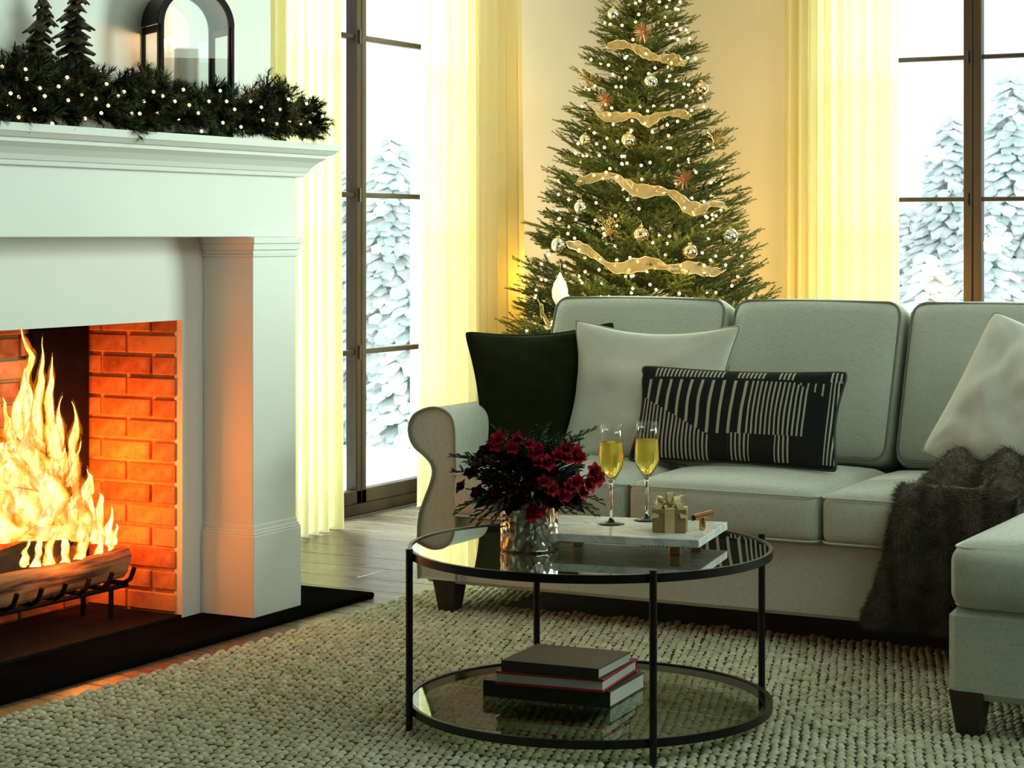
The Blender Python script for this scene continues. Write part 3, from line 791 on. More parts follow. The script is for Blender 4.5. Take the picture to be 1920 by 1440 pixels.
# gift box
def gift():
    FL, FR = ray(1224, 999, z=TZ), ray(1287, 1000, z=TZ)
    xd = (FR-FL).normalized(); ang = math.atan2(xd.y, xd.x); Wg = (FR-FL).length; Dg = .075; Hg = .058
    c = (FL+FR)/2 + Vector((-xd.y, xd.x, 0))*Dg/2
    t = thing('gift_box', 'small gold gift box tied with a pale gold ribbon bow on tray', 'gift box', (c.x, c.y, TZ), ang)
    gm = mat('gold_card', (.26,.17,.05), (.30,.20,.065), 25, .5, bump=.1); rm = mat('gold_ribbon', (.52,.42,.18), (.62,.50,.24), 60, .35, sheen=.3)
    place('box_body', MB().box(-Wg/2, Wg/2, -Dg/2, Dg/2, 0, Hg-.012, b=.002).mesh('box_body', gm), t)
    place('lid', MB().box(-Wg/2-.0015, Wg/2+.0015, -Dg/2-.0015, Dg/2+.0015, Hg-.014, Hg, b=.002).mesh('lid', gm), t)
    e = .0022
    mb = MB()
    mb.box(-.012, .012, -Dg/2-e, Dg/2+e, -.0, Hg+.001); place('ribbon_band', mb.mesh('ribbon_band', rm), t)
    mb = MB(); mb.box(-Wg/2-e, Wg/2+e, -.010, .010, 0, Hg+.0012); place('ribbon_band', mb.mesh('ribbon_band', rm), t)
    def loop(a, L, h, w=.010):
        def fn(i, j):
            th = i*2*PI; r = math.sin(th/2)
            x = L*(1-math.cos(th))/2; z = h*math.sin(th)*.5*(x/L*1.2+.2) + h*.55*x/L
            return (x, (j-.5)*2*w*(.35+.65*x/L), z)
        return MB().grid(fn, 18, 3, Matrix.Translation((0,0,Hg+.003)) @ Matrix.Rotation(a, 4, 'Z'))
    for a, L, h in ((.35,.038,.028),(2.75,.040,.026),(-.9,.030,.030),(3.9,.032,.026),(1.6,.03,.034)):
        place('bow_loop', loop(a, L, h).mesh('bow_loop', rm, True, False), t)
    place('knot', MB().lathe([(.001,-.003),(.006,0),(.007,.004),(.005,.009),(.001,.011)], 10, Matrix.Translation((0,0,Hg+.001))).mesh('knot', rm, True), t)
    for sx, ang2 in ((-1,-2.15),(1,-.55)):
        def tail(i, j, s=sx):
            x = s*(.006+.030*i); y = -.028*i*1.4-.004; z = Hg+.006+.008*math.sin(i*3)-.028*max(0,i-.55)*2.2
            return (x+(j-.5)*.016, y+(j-.5)*.003, z)
        place('ribbon_tail', MB().grid(tail, 10, 2).mesh('ribbon_tail', rm, True, False), t)
gift()
# bottle stopper
def stopper():
    b = ray(1317, 994, z=TZ)
    t = thing('bottle_stopper', 'copper T-shaped bottle stopper standing on the marble tray', 'stopper', (b.x, b.y, TZ))
    place('stem', MB().lathe([(.0075,0),(.0085,.003),(.0078,.02),(.0068,.032)], 16).mesh('stem', M['brass'], 'auto'), t)
    d = Vector((CS, SN, 0)).normalized()*.026 + Vector((0,0,.006)) + Vector((SN,-CS,0))*-.004
    place('handle', MB().tube([Vector((0,0,.036))-d*.72, Vector((0,0,.036))+d*1.0], .008, 16).mesh('handle', M['brass'], 'auto'), t)
    place('end_cap', MB().tube([Vector((0,0,.036))-d*1.05, Vector((0,0,.036))-d*.70], .0072, 16).mesh('end_cap', M['black'], 'auto'), t)
stopper()

# books
def book(label, FLp, FRp, BRp, z0, th, cover, spine_front=True, page=(.55,.56,.5), ct=.003, group='books stacked on the glass shelf'):
    xd = (FRp-FLp); L = xd.length; xd.normalize(); ang = math.atan2(xd.y, xd.x); yd = Vector((-xd.y, xd.x, 0)); D = abs((BRp-FRp).dot(yd))
    a2 = BRp-FRp; ang = (ang + math.atan2(a2.y, a2.x)-PI/2)/2; xd = Vector((math.cos(ang), math.sin(ang), 0)); yd = Vector((-xd.y, xd.x, 0)); D = a2.length; c = FRp - xd*L/2 + yd*D/2
    t = thing('book', label, 'book', (c.x, c.y, z0), ang, group)
    for nm, a, b_ in (('cover', th-ct, th), ('cover', 0, ct)):
        place(nm, MB().box(-L/2, L/2, -D/2, D/2, a, b_, b=.0008).mesh(nm, cover), t)
    pm = mat('pages', page, tuple(q*.75 for q in page), 1, .8, stretch=(.5,.5,900))
    e = .006
    if spine_front:
        place('spine', MB().box(-L/2, L/2, -D/2, -D/2+.003, ct-.0005, th-ct+.0005).mesh('spine', cover), t)
        place('pages', MB().box(-L/2+.003, L/2-.003, -D/2+.003, D/2-e, ct, th-ct).mesh('pages', pm), t)
    else:
        place('spine', MB().box(-L/2, L/2, D/2-.003, D/2, ct-.0005, th-ct+.0005).mesh('spine', cover), t)
        place('pages', MB().box(-L/2+.003, L/2-.003, -D/2+.003, D/2-.003, ct, th-ct).mesh('pages', pm), t)
bk = mat('black_cover', (.008,.008,.010), (.014,.013,.014), 30, .45); rd = mat('red_cover', (.32,.008,.02), (.38,.012,.03), 30, .4)
z1, z2, z3 = SZ+.041, SZ+.041+.033, SZ+.041+.033+.027
book('large black book at the bottom of the stack on the glass shelf', ray(894,1281,z=z1), ray(1143.6,1297,z=z1), ray(1231.5,1262,z=z1), SZ, .0405, bk)
book('red-covered book in the middle of the stack on the glass shelf', ray(928,1258,z=z2), ray(1131,1274,z=z2), ray(1197,1234,z=z2), SZ+.041, .0325, rd, False, ct=.0062)
book('smaller black book on top of the stack on the glass shelf', ray(938,1238,z=z3), ray(1122,1254,z=z3), ray(1187,1222,z=z3), SZ+.041+.033, .0265, bk)

# ------------------------------------------------------------------ vase and bouquet
VB = ray(993, 1030, z=GZ)
def vase_bouquet():
    m, nt, p, out = new_mat('mercury_glass'); p.inputs['Metallic'].default_value = 1; p.inputs['Roughness'].default_value = .16
    v = coords(nt, 'Object', (1,1,.6)); vo = N(nt, 'ShaderNodeTexVoronoi', i_Scale=62); nt.links.new(v, vo.inputs['Vector'])
    n1 = N(nt, 'ShaderNodeTexNoise', i_Scale=22, i_Detail=5); nt.links.new(v, n1.inputs['Vector'])
    nt.links.new(ramp(nt, n1.outputs[0], [(.42, (.45,.27,.14)), (.55, (.80,.74,.66)), (.7, (.85,.84,.8))]), p.inputs['Base Color'])
    b = N(nt, 'ShaderNodeBump', i_Strength=.65, i_Distance=.006); nt.links.new(vo.outputs[0], b.inputs['Height']); nt.links.new(b.outputs[0], p.inputs['Normal'])
    t = thing('vase', 'round hammered mercury-glass vase holding the dark red flowers', 'vase', (VB.x, VB.y, GZ))
    R, H = .0725, .132; vs = []; fs = []; n, k = 72, 30
    prof = [(R*.90,0)]+[(R*(.985+.015*math.sin(z*9)), .003+z*(H-.003)) for z in [i/k for i in range(k+1)]]
    for r_, z in prof:
        for i in range(n):
            a = 2*PI*i/n; q = mnoise.noise(Vector((math.cos(a)*4.5, math.sin(a)*4.5, z*45)))*.0028
            rr = r_+(q if 0 < z < H else 0); vs.append((rr*math.cos(a), rr*math.sin(a), z))
    inn = [(R-.004, H), (R-.005, .01)]
    for r_, z in inn:
        for i in range(n): a = 2*PI*i/n; vs.append((r_*math.cos(a), r_*math.sin(a), z))
    rows = len(prof)+2
    for j in range(rows-1):
        for i in range(n): fs.append((j*n+i, j*n+(i+1)%n, (j+1)*n+(i+1)%n, (j+1)*n+i))
    fs.append(tuple(range(n-1,-1,-1))); fs.append(tuple((rows-1)*n+i for i in range(n)))
    place('vase_body', MB().add(vs, fs).mesh('vase_body', m, True), t)
    # bouquet
    bq = thing('bouquet', 'bouquet of dark red flowers with cedar sprigs in the silver vase', 'bouquet', (VB.x, VB.y, GZ+.09))
    pet = mat('red_petal', (.22,.002,.010), (.42,.004,.030), 40, .6, spec=.15); dk = mat('burgundy_petal', (.012,.001,.003), (.035,.002,.006), 40, .7, spec=.1)
    cen = mat('flower_stamen', (.35,.02,.03), rough=.6)
    gr = mat('cedar_green', (.010,.026,.010), (.025,.055,.018), 30, .6); stm = mat('flower_stem', (.02,.035,.012), rough=.6)
    lf = mat('bouquet_leaf', (.008,.016,.008), (.015,.03,.012), 20, .5)
    def petal(L, W_, curl):
        def fn(i, j):
            s_ = math.sin(PI*min(1, j*.92+.06))**.8; x = (i-.5)*W_*s_; zz = curl*j*j*L; r_ = L*j*(1-.25*j*curl)
            return (x, r_, .35*L*j - zz*.6 + abs(i-.5)*.25*W_*s_)
        return fn
    def flower_mesh(mt, L=.030, npet=6, seed=1):
        mb = MB(); r = random.Random(seed)
        for ringi, (cnt, ln, cu, tilt) in enumerate(((npet, L, .7, .55), (npet, L*.8, .2, 1.0))):
            for k in range(cnt):
                a = 2*PI*(k+.5*ringi)/cnt + r.uniform(-.15,.15)
                mb.grid(petal(ln*r.uniform(.85,1.1), ln*.62, cu), 3, 5, Matrix.Rotation(a, 4, 'Z') @ Matrix.Rotation(tilt*r.uniform(.8,1.2), 4, 'X'))
        return mb.mesh('petals', mt, True, False)
    fm = [flower_mesh(pet, .031, 6, 1), flower_mesh(pet, .027, 5, 2), flower_mesh(dk, .031, 6, 3)]
    sm = MB()
    for k in range(6): a = k*1.05; sm.tube([(0,0,.004), (.006*math.cos(a), .006*math.sin(a), .024)], .0009, 4)
    sm = sm.mesh('stamen', cen)
    # blossoms: px, py, forward (m), kind
    spots = [(972,826,0),(990,836,1),(1008,850,0),(960,842,1),(928,838,1),(935,828,0),(1025,872,0),(1045,856,1),(1062,846,0),(1078,850,0),(1060,862,1),(1085,862,0),
      (1112,886,0),(1108,902,1),(1100,912,0),(1118,898,0),(1020,905,1),(1035,918,0),(1055,930,1),(1010,870,1),(1080,905,0),(1090,925,1),(1065,915,0),(1018,932,2),(1012,955,1),(1000,965,0),
      (900,870,2),(885,890,2),(920,900,2),(945,880,2),(960,910,2),(930,930,2),(975,940,2),(900,925,2),(870,915,2),(950,860,2),(985,880,2),(1040,945,2),(1075,940,2),(915,850,2),(990,915,2),(960,950,2),(1030,890,2),(1000,900,2)]
    base = VB + Vector((0,0,.10)); vpt = -Vector((-SN, CS, 0)); r = random.Random(4)
    cc = ray(985, 905, d=1)
    dep0 = (VB.x-CAM.x)*-SN + (VB.y-CAM.y)*CS
    for k, (px, py, kd) in enumerate(spots):
        dx, dy = (px-990)/150, (py-900)/95
        fwd = .105*math.sqrt(max(.05, 1-dx*dx*.8-dy*dy*.6)) * (1 if kd < 2 else .75)
        p = ray(px, py, d=dep0-fwd)
        out = (p-(base+Vector((0,0,-.02)))).normalized()*.7 + vpt*.55 + Vector((r.uniform(-.3,.3), r.uniform(-.3,.3), r.uniform(-.1,.3)))
        q = out.to_track_quat('Z', 'Y').to_matrix().to_4x4()
        f = place('flower', fm[kd], bq, Matrix.Translation(p-bq.location) @ q @ Matrix.Scale(r.uniform(.85,1.1), 4))
        st = place('stamen', sm, f)
        MB().tube([base+Vector((r.uniform(-.03,.03), r.uniform(-.03,.03), -.03)), (base+p)/2+Vector((0,0,.015)), p-out.normalized()*.004], .0016, 5).build('flower_stem', stm, bq)
    # leaves
    lm = MB().grid(lambda i, j: ((i-.5)*.022*math.sin(PI*(j*.95+.03)), .062*j, .012*math.sin(j*2.5)+abs(i-.5)*.008), 2, 7).mesh('leaf', lf, True, False)
    for k in range(170):
        a = r.uniform(0, 2*PI); el = r.uniform(-.5, 1.2); d = Vector((math.cos(a)*math.cos(el), math.sin(a)*math.cos(el), math.sin(el)))
        p = base + Vector((0,0,.055)) + Vector((d.x*.085, d.y*.085, d.z*.075))*r.uniform(.5,1.1)
        q = d.to_track_quat('Y', 'Z').to_matrix().to_4x4()
        place('leaf', lm, bq, Matrix.Translation(p-bq.location) @ q @ Matrix.Rotation(r.uniform(-1,1), 4, 'Y') @ Matrix.Scale(r.uniform(.7,1.2), 4))
    # cedar fronds
    def frond(seed, L=.15):
        mb = MB(); rr = random.Random(seed)
        cv = lambda s_: Vector((.012*math.sin(s_*2+seed), L*s_, -.35*L*s_*s_))
        mb.tube([cv(i/8) for i in range(9)], [.0022*(1-.6*i/8) for i in range(9)], 4)
        for k in range(15):
            s_ = .12+.86*k/15; sd = 1 if k % 2 else -1; ln = L*.33*(1-.65*s_)*rr.uniform(.8,1.2)
            p0 = cv(s_); d = Vector((sd*.75, .65, rr.uniform(-.15,.15))).normalized()
            mb.tube([p0, p0+d*ln*.5, p0+d*ln+Vector((0,ln*.15,-ln*.2))], [.0022,.0020,.0008], 3)
            for q in range(5):
                s2 = (q+1)/6; p1 = p0+d*ln*s2; sd2 = 1 if q % 2 else -1
                d2 = (d+Vector((-d.y, d.x, 0))*sd2*.9).normalized()
                mb.tube([p1, p1+d2*ln*.30*(1-.4*s2)], [.0021,.0009], 3)
        return mb.mesh('cedar_frond', gr)
    fr = [frond(1), frond(2), frond(3, .13)]
    tips = [(862,828),(872,842),(880,820),(845,936),(870,950),(858,925),(905,965),(930,985),(1140,945),(1128,930),(1135,915),(1100,945),(1085,785),(1070,800),(1088,828),(960,795),(1000,790),(930,808),(945,815),(1030,800),(1060,965),(1075,950),(880,960),(1115,940),(985,800),(850,860),(1090,815),(935,970)]
    for k, (px, py) in enumerate(tips):
        p = ray(px, py, d=dep0 - r.uniform(-.03,.09)); b0 = base + Vector((0,0,.05)); d = p-b0; L = d.length
        st0 = b0 + d*max(0, 1-.165/L); dd = (p-st0); dd.z += .25*.35*dd.length
        q = dd.to_track_quat('Y', 'Z').to_matrix().to_4x4()
        sc_ = dd.length/.155
        place('cedar_frond', fr[k % 3], bq, Matrix.Translation(st0-bq.location) @ q @ Matrix.Rotation(r.uniform(-.6,.6), 4, 'Y') @ Matrix.Scale(sc_, 4))
vase_bouquet()

# ------------------------------------------------------------------ fire
FXc = -.40
def fire():
    # grate
    g = thing('fire_grate', 'black iron log grate in the brick firebox', 'grate', (FXc, -.65, .03))
    for k in range(9):
        y = -1.05 + k*.105
        MB().tube([(-.50,y,.20),(-.48,y,.15),(-.46,y,.135),(-.34,y,.135),(-.315,y,.15),(-.300,y,.185)], .0075, 6).build('bar', M['soot'], g)
    for x in (-.46,-.35): MB().tube([(x,-1.08,.125),(x,-.185,.125)], .008, 6).build('rail', M['soot'], g)
    for y in (-1.0,-.26):
        for x in (-.46,-.35): MB().tube([(x,y,.125),(x,y,.031)], .008, 6).build('foot', M['soot'], g)
    # logs
    bark, nt, p, out = new_mat('burning_log'); p.inputs['Roughness'].default_value = .9
    v = coords(nt, 'Object', (30,3.0,30)); n1 = N(nt, 'ShaderNodeTexNoise', i_Scale=1, i_Detail=5); nt.links.new(v, n1.inputs['Vector'])
    nt.links.new(ramp(nt, n1.outputs[0], [(.36, (.03,.012,.006)), (.5, (.30,.13,.05)), (.7, (.55,.30,.13))]), p.inputs['Base Color'])
    bp = N(nt, 'ShaderNodeBump', i_Strength=.8, i_Distance=.01); nt.links.new(n1.outputs[0], bp.inputs['Height']); nt.links.new(bp.outputs[0], p.inputs['Normal'])
    dark = mat('charred_log', (.010,.007,.006), (.03,.016,.010), 25, .9, bump=.8, bscale=30)
    endm = mat('log_end_grain', (.30,.16,.08), (.18,.08,.04), 60, .9)
    def log(label, a, b, r, m, seed):
        a, b = Vector(a), Vector(b); rr = random.Random(seed); n = 14; pts = []; rad = []
        d = b-a; t = thing('log', label, 'log', tuple((a+b)/2 - Vector((0,0,r))))
        mb = MB(); vs = []; K = 14
        q = d.to_track_quat('Z', 'Y').to_matrix()
        sh = [1+.22*math.sin(3*2*PI*k/K+seed)*.6+rr.uniform(-.06,.06) for k in range(K)]
        for i in range(n+1):
            s_ = i/n; c_ = a+d*s_ + Vector((0,0,.006*math.sin(s_*5+seed)))
            for k in range(K):
                an = 2*PI*k/K; R_ = r*sh[k]*(1+.05*math.sin(s_*9+k)); vs.append(c_+q @ Vector((R_*math.cos(an), R_*math.sin(an), 0)))
        fs = [(i*K+k, i*K+(k+1)%K, (i+1)*K+(k+1)%K, (i+1)*K+k) for i in range(n) for k in range(K)]
        e = len(vs); vs += [a-d*.002, b+d*.002]
        mb.add(vs, fs+[(k, (k+1)%K, e)[::-1] for k in range(K)]+[(n*K+k, n*K+(k+1)%K, e+1) for k in range(K)]); mb.build('wood', m, t, 'auto')
        MB().add([a+d*1.004+q @ Vector((r*.8*sh[k]*math.cos(2*PI*k/K), r*.8*sh[k]*math.sin(2*PI*k/K), 0)) for k in range(K)], [tuple(range(K))]).build('end_grain', endm, t)
    log('split log with glowing orange side resting on the front of the grate', (-.365,-1.05,.185), (-.375,-.185,.200), .045, bark, 1)
    log('charred black log lying across the middle of the fire', (-.40,-.98,.215), (-.43,-.40,.290), .042, dark, 2)
    log('charred log at the back of the fire behind the flames', (-.49,-1.0,.20), (-.485,-.27,.205), .04, dark, 4)
    # flames
    m, nt, p, out = new_mat('flame'); nt.nodes.remove(p)
    lw = N(nt, 'ShaderNodeLayerWeight', i_Blend=.38)
    v = coords(nt, 'Object', (14,14,5)); n1 = N(nt, 'ShaderNodeTexNoise', i_Scale=1.6, i_Detail=3, i_Distortion=1.0); nt.links.new(v, n1.inputs['Vector'])
    ad = N(nt, 'ShaderNodeMath', operation='MULTIPLY_ADD', i_1=.5); nt.links.new(n1.outputs[0], ad.inputs[0]); nt.links.new(lw.outputs['Facing'], ad.inputs[2])
    col = ramp(nt, ad.outputs[0], [(.26, (1,.82,.34)), (.44, (1,.60,.09)), (.64, (1,.28,.012)), (.85, (.85,.07,.0))])
    stg = ramp(nt, ad.outputs[0], [(.3, (1,1,1)), (.62, (.5,.5,.5)), (.9, (.25,.25,.25))])
    mu = N(nt, 'ShaderNodeMath', operation='MULTIPLY', i_1=2.5); nt.links.new(stg, mu.inputs[0])
    e = N(nt, 'ShaderNodeEmission'); nt.links.new(col, e.inputs[0]); nt.links.new(mu.outputs[0], e.inputs[1])
    tp = N(nt, 'ShaderNodeBsdfTransparent'); mx = N(nt, 'ShaderNodeMixShader')
    al = ramp(nt, ad.outputs[0], [(.40, (.10,.10,.10)), (.86, (1,1,1))]); nt.links.new(al, mx.inputs[0])
    nt.links.new(e.outputs[0], mx.inputs[1]); nt.links.new(tp.outputs[0], mx.inputs[2]); nt.links.new(mx.outputs[0], out.inputs[0])
    try: m.cycles.emission_sampling = 'NONE'
    except Exception: pass
    m_out, nt, p, out = new_mat('flame_fringe'); nt.nodes.remove(p)
    lw = N(nt, 'ShaderNodeLayerWeight', i_Blend=.4); e = N(nt, 'ShaderNodeEmission'); e.inputs[0].default_value = (1,.22,.01,1); e.inputs[1].default_value = .95
    v = coords(nt, 'Object', (16,16,6)); n1 = N(nt, 'ShaderNodeTexNoise', i_Scale=2, i_Detail=4, i_Distortion=1.5); nt.links.new(v, n1.inputs['Vector'])
    ad = N(nt, 'ShaderNodeMath', operation='MULTIPLY_ADD', i_1=1.3); nt.links.new(n1.outputs[0], ad.inputs[0]); nt.links.new(lw.outputs['Facing'], ad.inputs[2])
    tp = N(nt, 'ShaderNodeBsdfTransparent'); mx = N(nt, 'ShaderNodeMixShader'); nt.links.new(ramp(nt, ad.outputs[0], [(.55, (.45,.45,.45)), (.95, (1,1,1))]), mx.inputs[0])
    nt.links.new(e.outputs[0], mx.inputs[1]); nt.links.new(tp.outputs[0], mx.inputs[2]); nt.links.new(mx.outputs[0], out.inputs[0])
    try: m_out.cycles.emission_sampling = 'NONE'
    except Exception: pass
    t = thing('log_fire', 'tall yellow and orange flames burning over the logs', 'fire', (FXc, -.6, .22))
    tongues = [(55,1010,38,612,20,-.44),(78,1000,72,632,15,-.46),(60,1010,52,690,28,-.42),(20,1010,8,745,26,-.44),(88,1005,108,668,19,-.43),(40,1010,28,800,40,-.40),(78,1010,70,790,36,-.38),(112,1010,118,742,17,-.43),(128,1010,138,752,15,-.42),
      (104,1010,96,842,34,-.40),(136,1010,140,828,20,-.40),(152,1012,160,880,18,-.40),(170,1014,176,922,13,-.40),(187,1018,184,925,12,-.39),(203,1020,207,950,9,-.38),(212,1022,216,982,7,-.38),(146,1014,150,905,20,-.39),
      (-15,1010,-8,760,30,-.42),(-50,1010,-40,700,34,-.44),(-95,1010,-80,780,34,-.42),(-140,1010,-150,860,30,-.42),(-200,1010,-190,900,28,-.42),(0,1015,-6,880,44,-.38),
      (45,1062,52,1010,8,-.372),(66,1062,74,1000,9,-.372),(90,1060,106,978,10,-.374),(122,1056,120,996,9,-.37),(150,1054,163,962,12,-.374),(186,1046,192,985,9,-.37),(205,1042,208,1000,7,-.37)]
    for k, (bx, by, tx, ty, rp, xx) in enumerate(tongues):
        A, B = ray(bx, by, x=xx), ray(tx, ty, x=xx); r0 = rp/470
        rr = random.Random(k+50); n = 22; K = 12; ph = [rr.uniform(0,6.28) for _ in range(4)]; vs = []
        H = (B-A).length
        for i in range(n+1):
            s_ = i/n; env = (math.sin(PI*min(1,(s_*.78+.22)))**.8)*(1-.25*s_) if s_ < 1 else 0
            env = max(.02, env*(1-s_**3*.6)) if rp > 12 else max(.02, (1-s_)**.65)
            c_ = A.lerp(B, s_) + Vector((.3, 1, 0))*(r0*(.55*math.sin(s_*6+ph[0]) + .16*math.sin(s_*15+ph[1]))*s_)
            for q in range(K):
                an = 2*PI*q/K; w_ = 1+.22*math.sin(2*an+s_*9+ph[2])+.22*math.sin(3*an-s_*14+ph[3]+s_*5)
                pv = c_+Vector((math.cos(an)*r0*env*w_*.8, math.sin(an)*r0*env*w_, 0)); nv = mnoise.noise_vector(pv*17+Vector((0,0,-k*.7))); vs.append(pv+Vector((nv.x*.5, nv.y, nv.z))*(r0*.95*(.04+s_)*(1-s_**6)))
        fs = [(i*K+q, i*K+(q+1)%K, (i+1)*K+(q+1)%K, (i+1)*K+q) for i in range(n) for q in range(K)]
        MB().add(vs, fs).build('flame', m, t, True)
        if rp > 9 and bx > -60:
            v2 = []
            for i in range(n+1):
                ring_ = vs[i*K:(i+1)*K]; cc_ = sum(ring_, Vector())/K
                v2 += [cc_+(q_-cc_)*(1.5+.25*math.sin(i*.8+k))+Vector((0,0,.012*i/n)) for q_ in ring_]
            MB().add(v2, fs).build('flame_fringe', m_out, t, True)
    OR = (1, .155, .012)
    point('fire_light', (-.43, -.285, .50), 11.0, OR, .10)
    point('fire_light', (-.40, -.27, .27), 5.5, OR, .07)
    point('fire_light', (-.44, -.72, .40), 2.6, OR, .12)
    point('fire_light', (-.265, -.50, .26), 1.6, (1,.30,.05), .04)
fire()

# ------------------------------------------------------------------ Christmas tree
TP = ray(1205, 440, d=9.3); TP = Vector((TP.x, TP.y, 0)); TOPZ = 2.93
def TRad(z): return max(.02, (TOPZ-z)*.262)
right3 = Vector((CS, SN, 0)); back3 = Vector((-SN, CS, 0))
def on_tree(px, py, out=.0):
    z = 1.214+(PY0-py)/F*9.1; r = TRad(z); X = (px-1205)/F*9.15
    d = 9.3 - math.sqrt(max(.0004, (r+out)**2 - X*X)); return ray(px, py, d=d)
needle_tree = None
def needle_mat(name, a, b, c):
    m, nt, p, out = new_mat(name); p.inputs['Roughness'].default_value = .6; p.inputs['Specular IOR Level'].default_value = .2
    g = N(nt, 'ShaderNodeNewGeometry'); oi = N(nt, 'ShaderNodeObjectInfo')
    ad = N(nt, 'ShaderNodeMath', operation='MULTIPLY_ADD', i_1=.5); nt.links.new(oi.outputs['Random'], ad.inputs[0])
    h = N(nt, 'ShaderNodeMath', operation='MULTIPLY', i_1=.5); nt.links.new(g.outputs['Random Per Island'], h.inputs[0]); nt.links.new(h.outputs[0], ad.inputs[2])
    nt.links.new(ramp(nt, ad.outputs[0], [(.1, a), (.55, b), (.95, c)]), p.inputs['Base Color']); return m
def brush(V, Fc, p0, p1, r, dens, rng, sweep=.75, wdt=.0011):
    """needles round a twig, numpy"""
    L = np.linalg.norm(p1-p0); n = max(6, int(L*dens)); s = rng.rand(n,1); ax = (p1-p0)/L
    q = rng.randn(n,3); q -= (q@ax)[:,None]*ax; q /= np.linalg.norm(q,axis=1,keepdims=True)
    d = q + ax*sweep; d /= np.linalg.norm(d,axis=1,keepdims=True)
    b = p0+(p1-p0)*s; ln = r*rng.uniform(.75,1.15,(n,1))*(1-.35*s**4)
    sd = np.cross(d, ax); sd /= np.linalg.norm(sd,axis=1,keepdims=True)+1e-9; sd *= wdt
    k = sum(len(x) for x in V)
    V.append(np.concatenate([b-sd, b+sd, b+d*ln],0)); i = np.arange(n)+k
    Fc.append(np.stack([i, i+n, i+2*n],1))
def stick(V, Fc, p0, p1, r0, r1):
    ax = (p1-p0)/np.linalg.norm(p1-p0); q = np.cross(ax,[0,0,1.]) if abs(ax[2])<.9 else np.cross(ax,[1.,0,0]); q/=np.linalg.norm(q); w_=np.cross(ax,q)
    k = sum(len(x) for x in V); c = [(math.cos(a),math.sin(a)) for a in (0,2.09,4.19)]
    V.append(np.array([p0+(q*x+w_*y)*r0 for x,y in c]+[p1+(q*x+w_*y)*r1 for x,y in c]))
    Fc.append(np.array([f for i in range(3) for f in ((k+i,k+(i+1)%3,k+3+(i+1)%3),(k+i,k+3+(i+1)%3,k+3+i))]))
def spray(seed, L=.26, dens=760, r=.0160, wdt=.0021, pairs=3, sl=.42, up=.10):
    rng = np.random.RandomState(seed); V=[]; Fc=[]
    tip = np.array([0., L, up*L]); o = np.zeros(3)
    stick(V, Fc, o, tip, .0035, .0015); brush(V, Fc, o+tip*.1, tip, r, dens, rng, wdt=wdt)
    for k in range(pairs):
        s = .22+.62*k/pairs
        for sd in (-1,1):
            a = math.radians(38+rng.uniform(-8,8)); ln = L*sl*(1-.45*s)*rng.uniform(.8,1.2)
            p0 = tip*(s+rng.uniform(-.03,.03)); d = np.array([sd*math.sin(a), math.cos(a), rng.uniform(-.05,.30)]); d/=np.linalg.norm(d)
            stick(V, Fc, p0, p0+d*ln, .002, .001); brush(V, Fc, p0+d*ln*.05, p0+d*ln, r*.92, dens, rng, wdt=wdt)
    return np.concatenate(V,0), np.concatenate(Fc,0)
def rot_to(d, roll):
    return Vector(d).to_track_quat('Y', 'Z').to_matrix().to_4x4() @ Matrix.Rotation(roll, 4, 'Y')
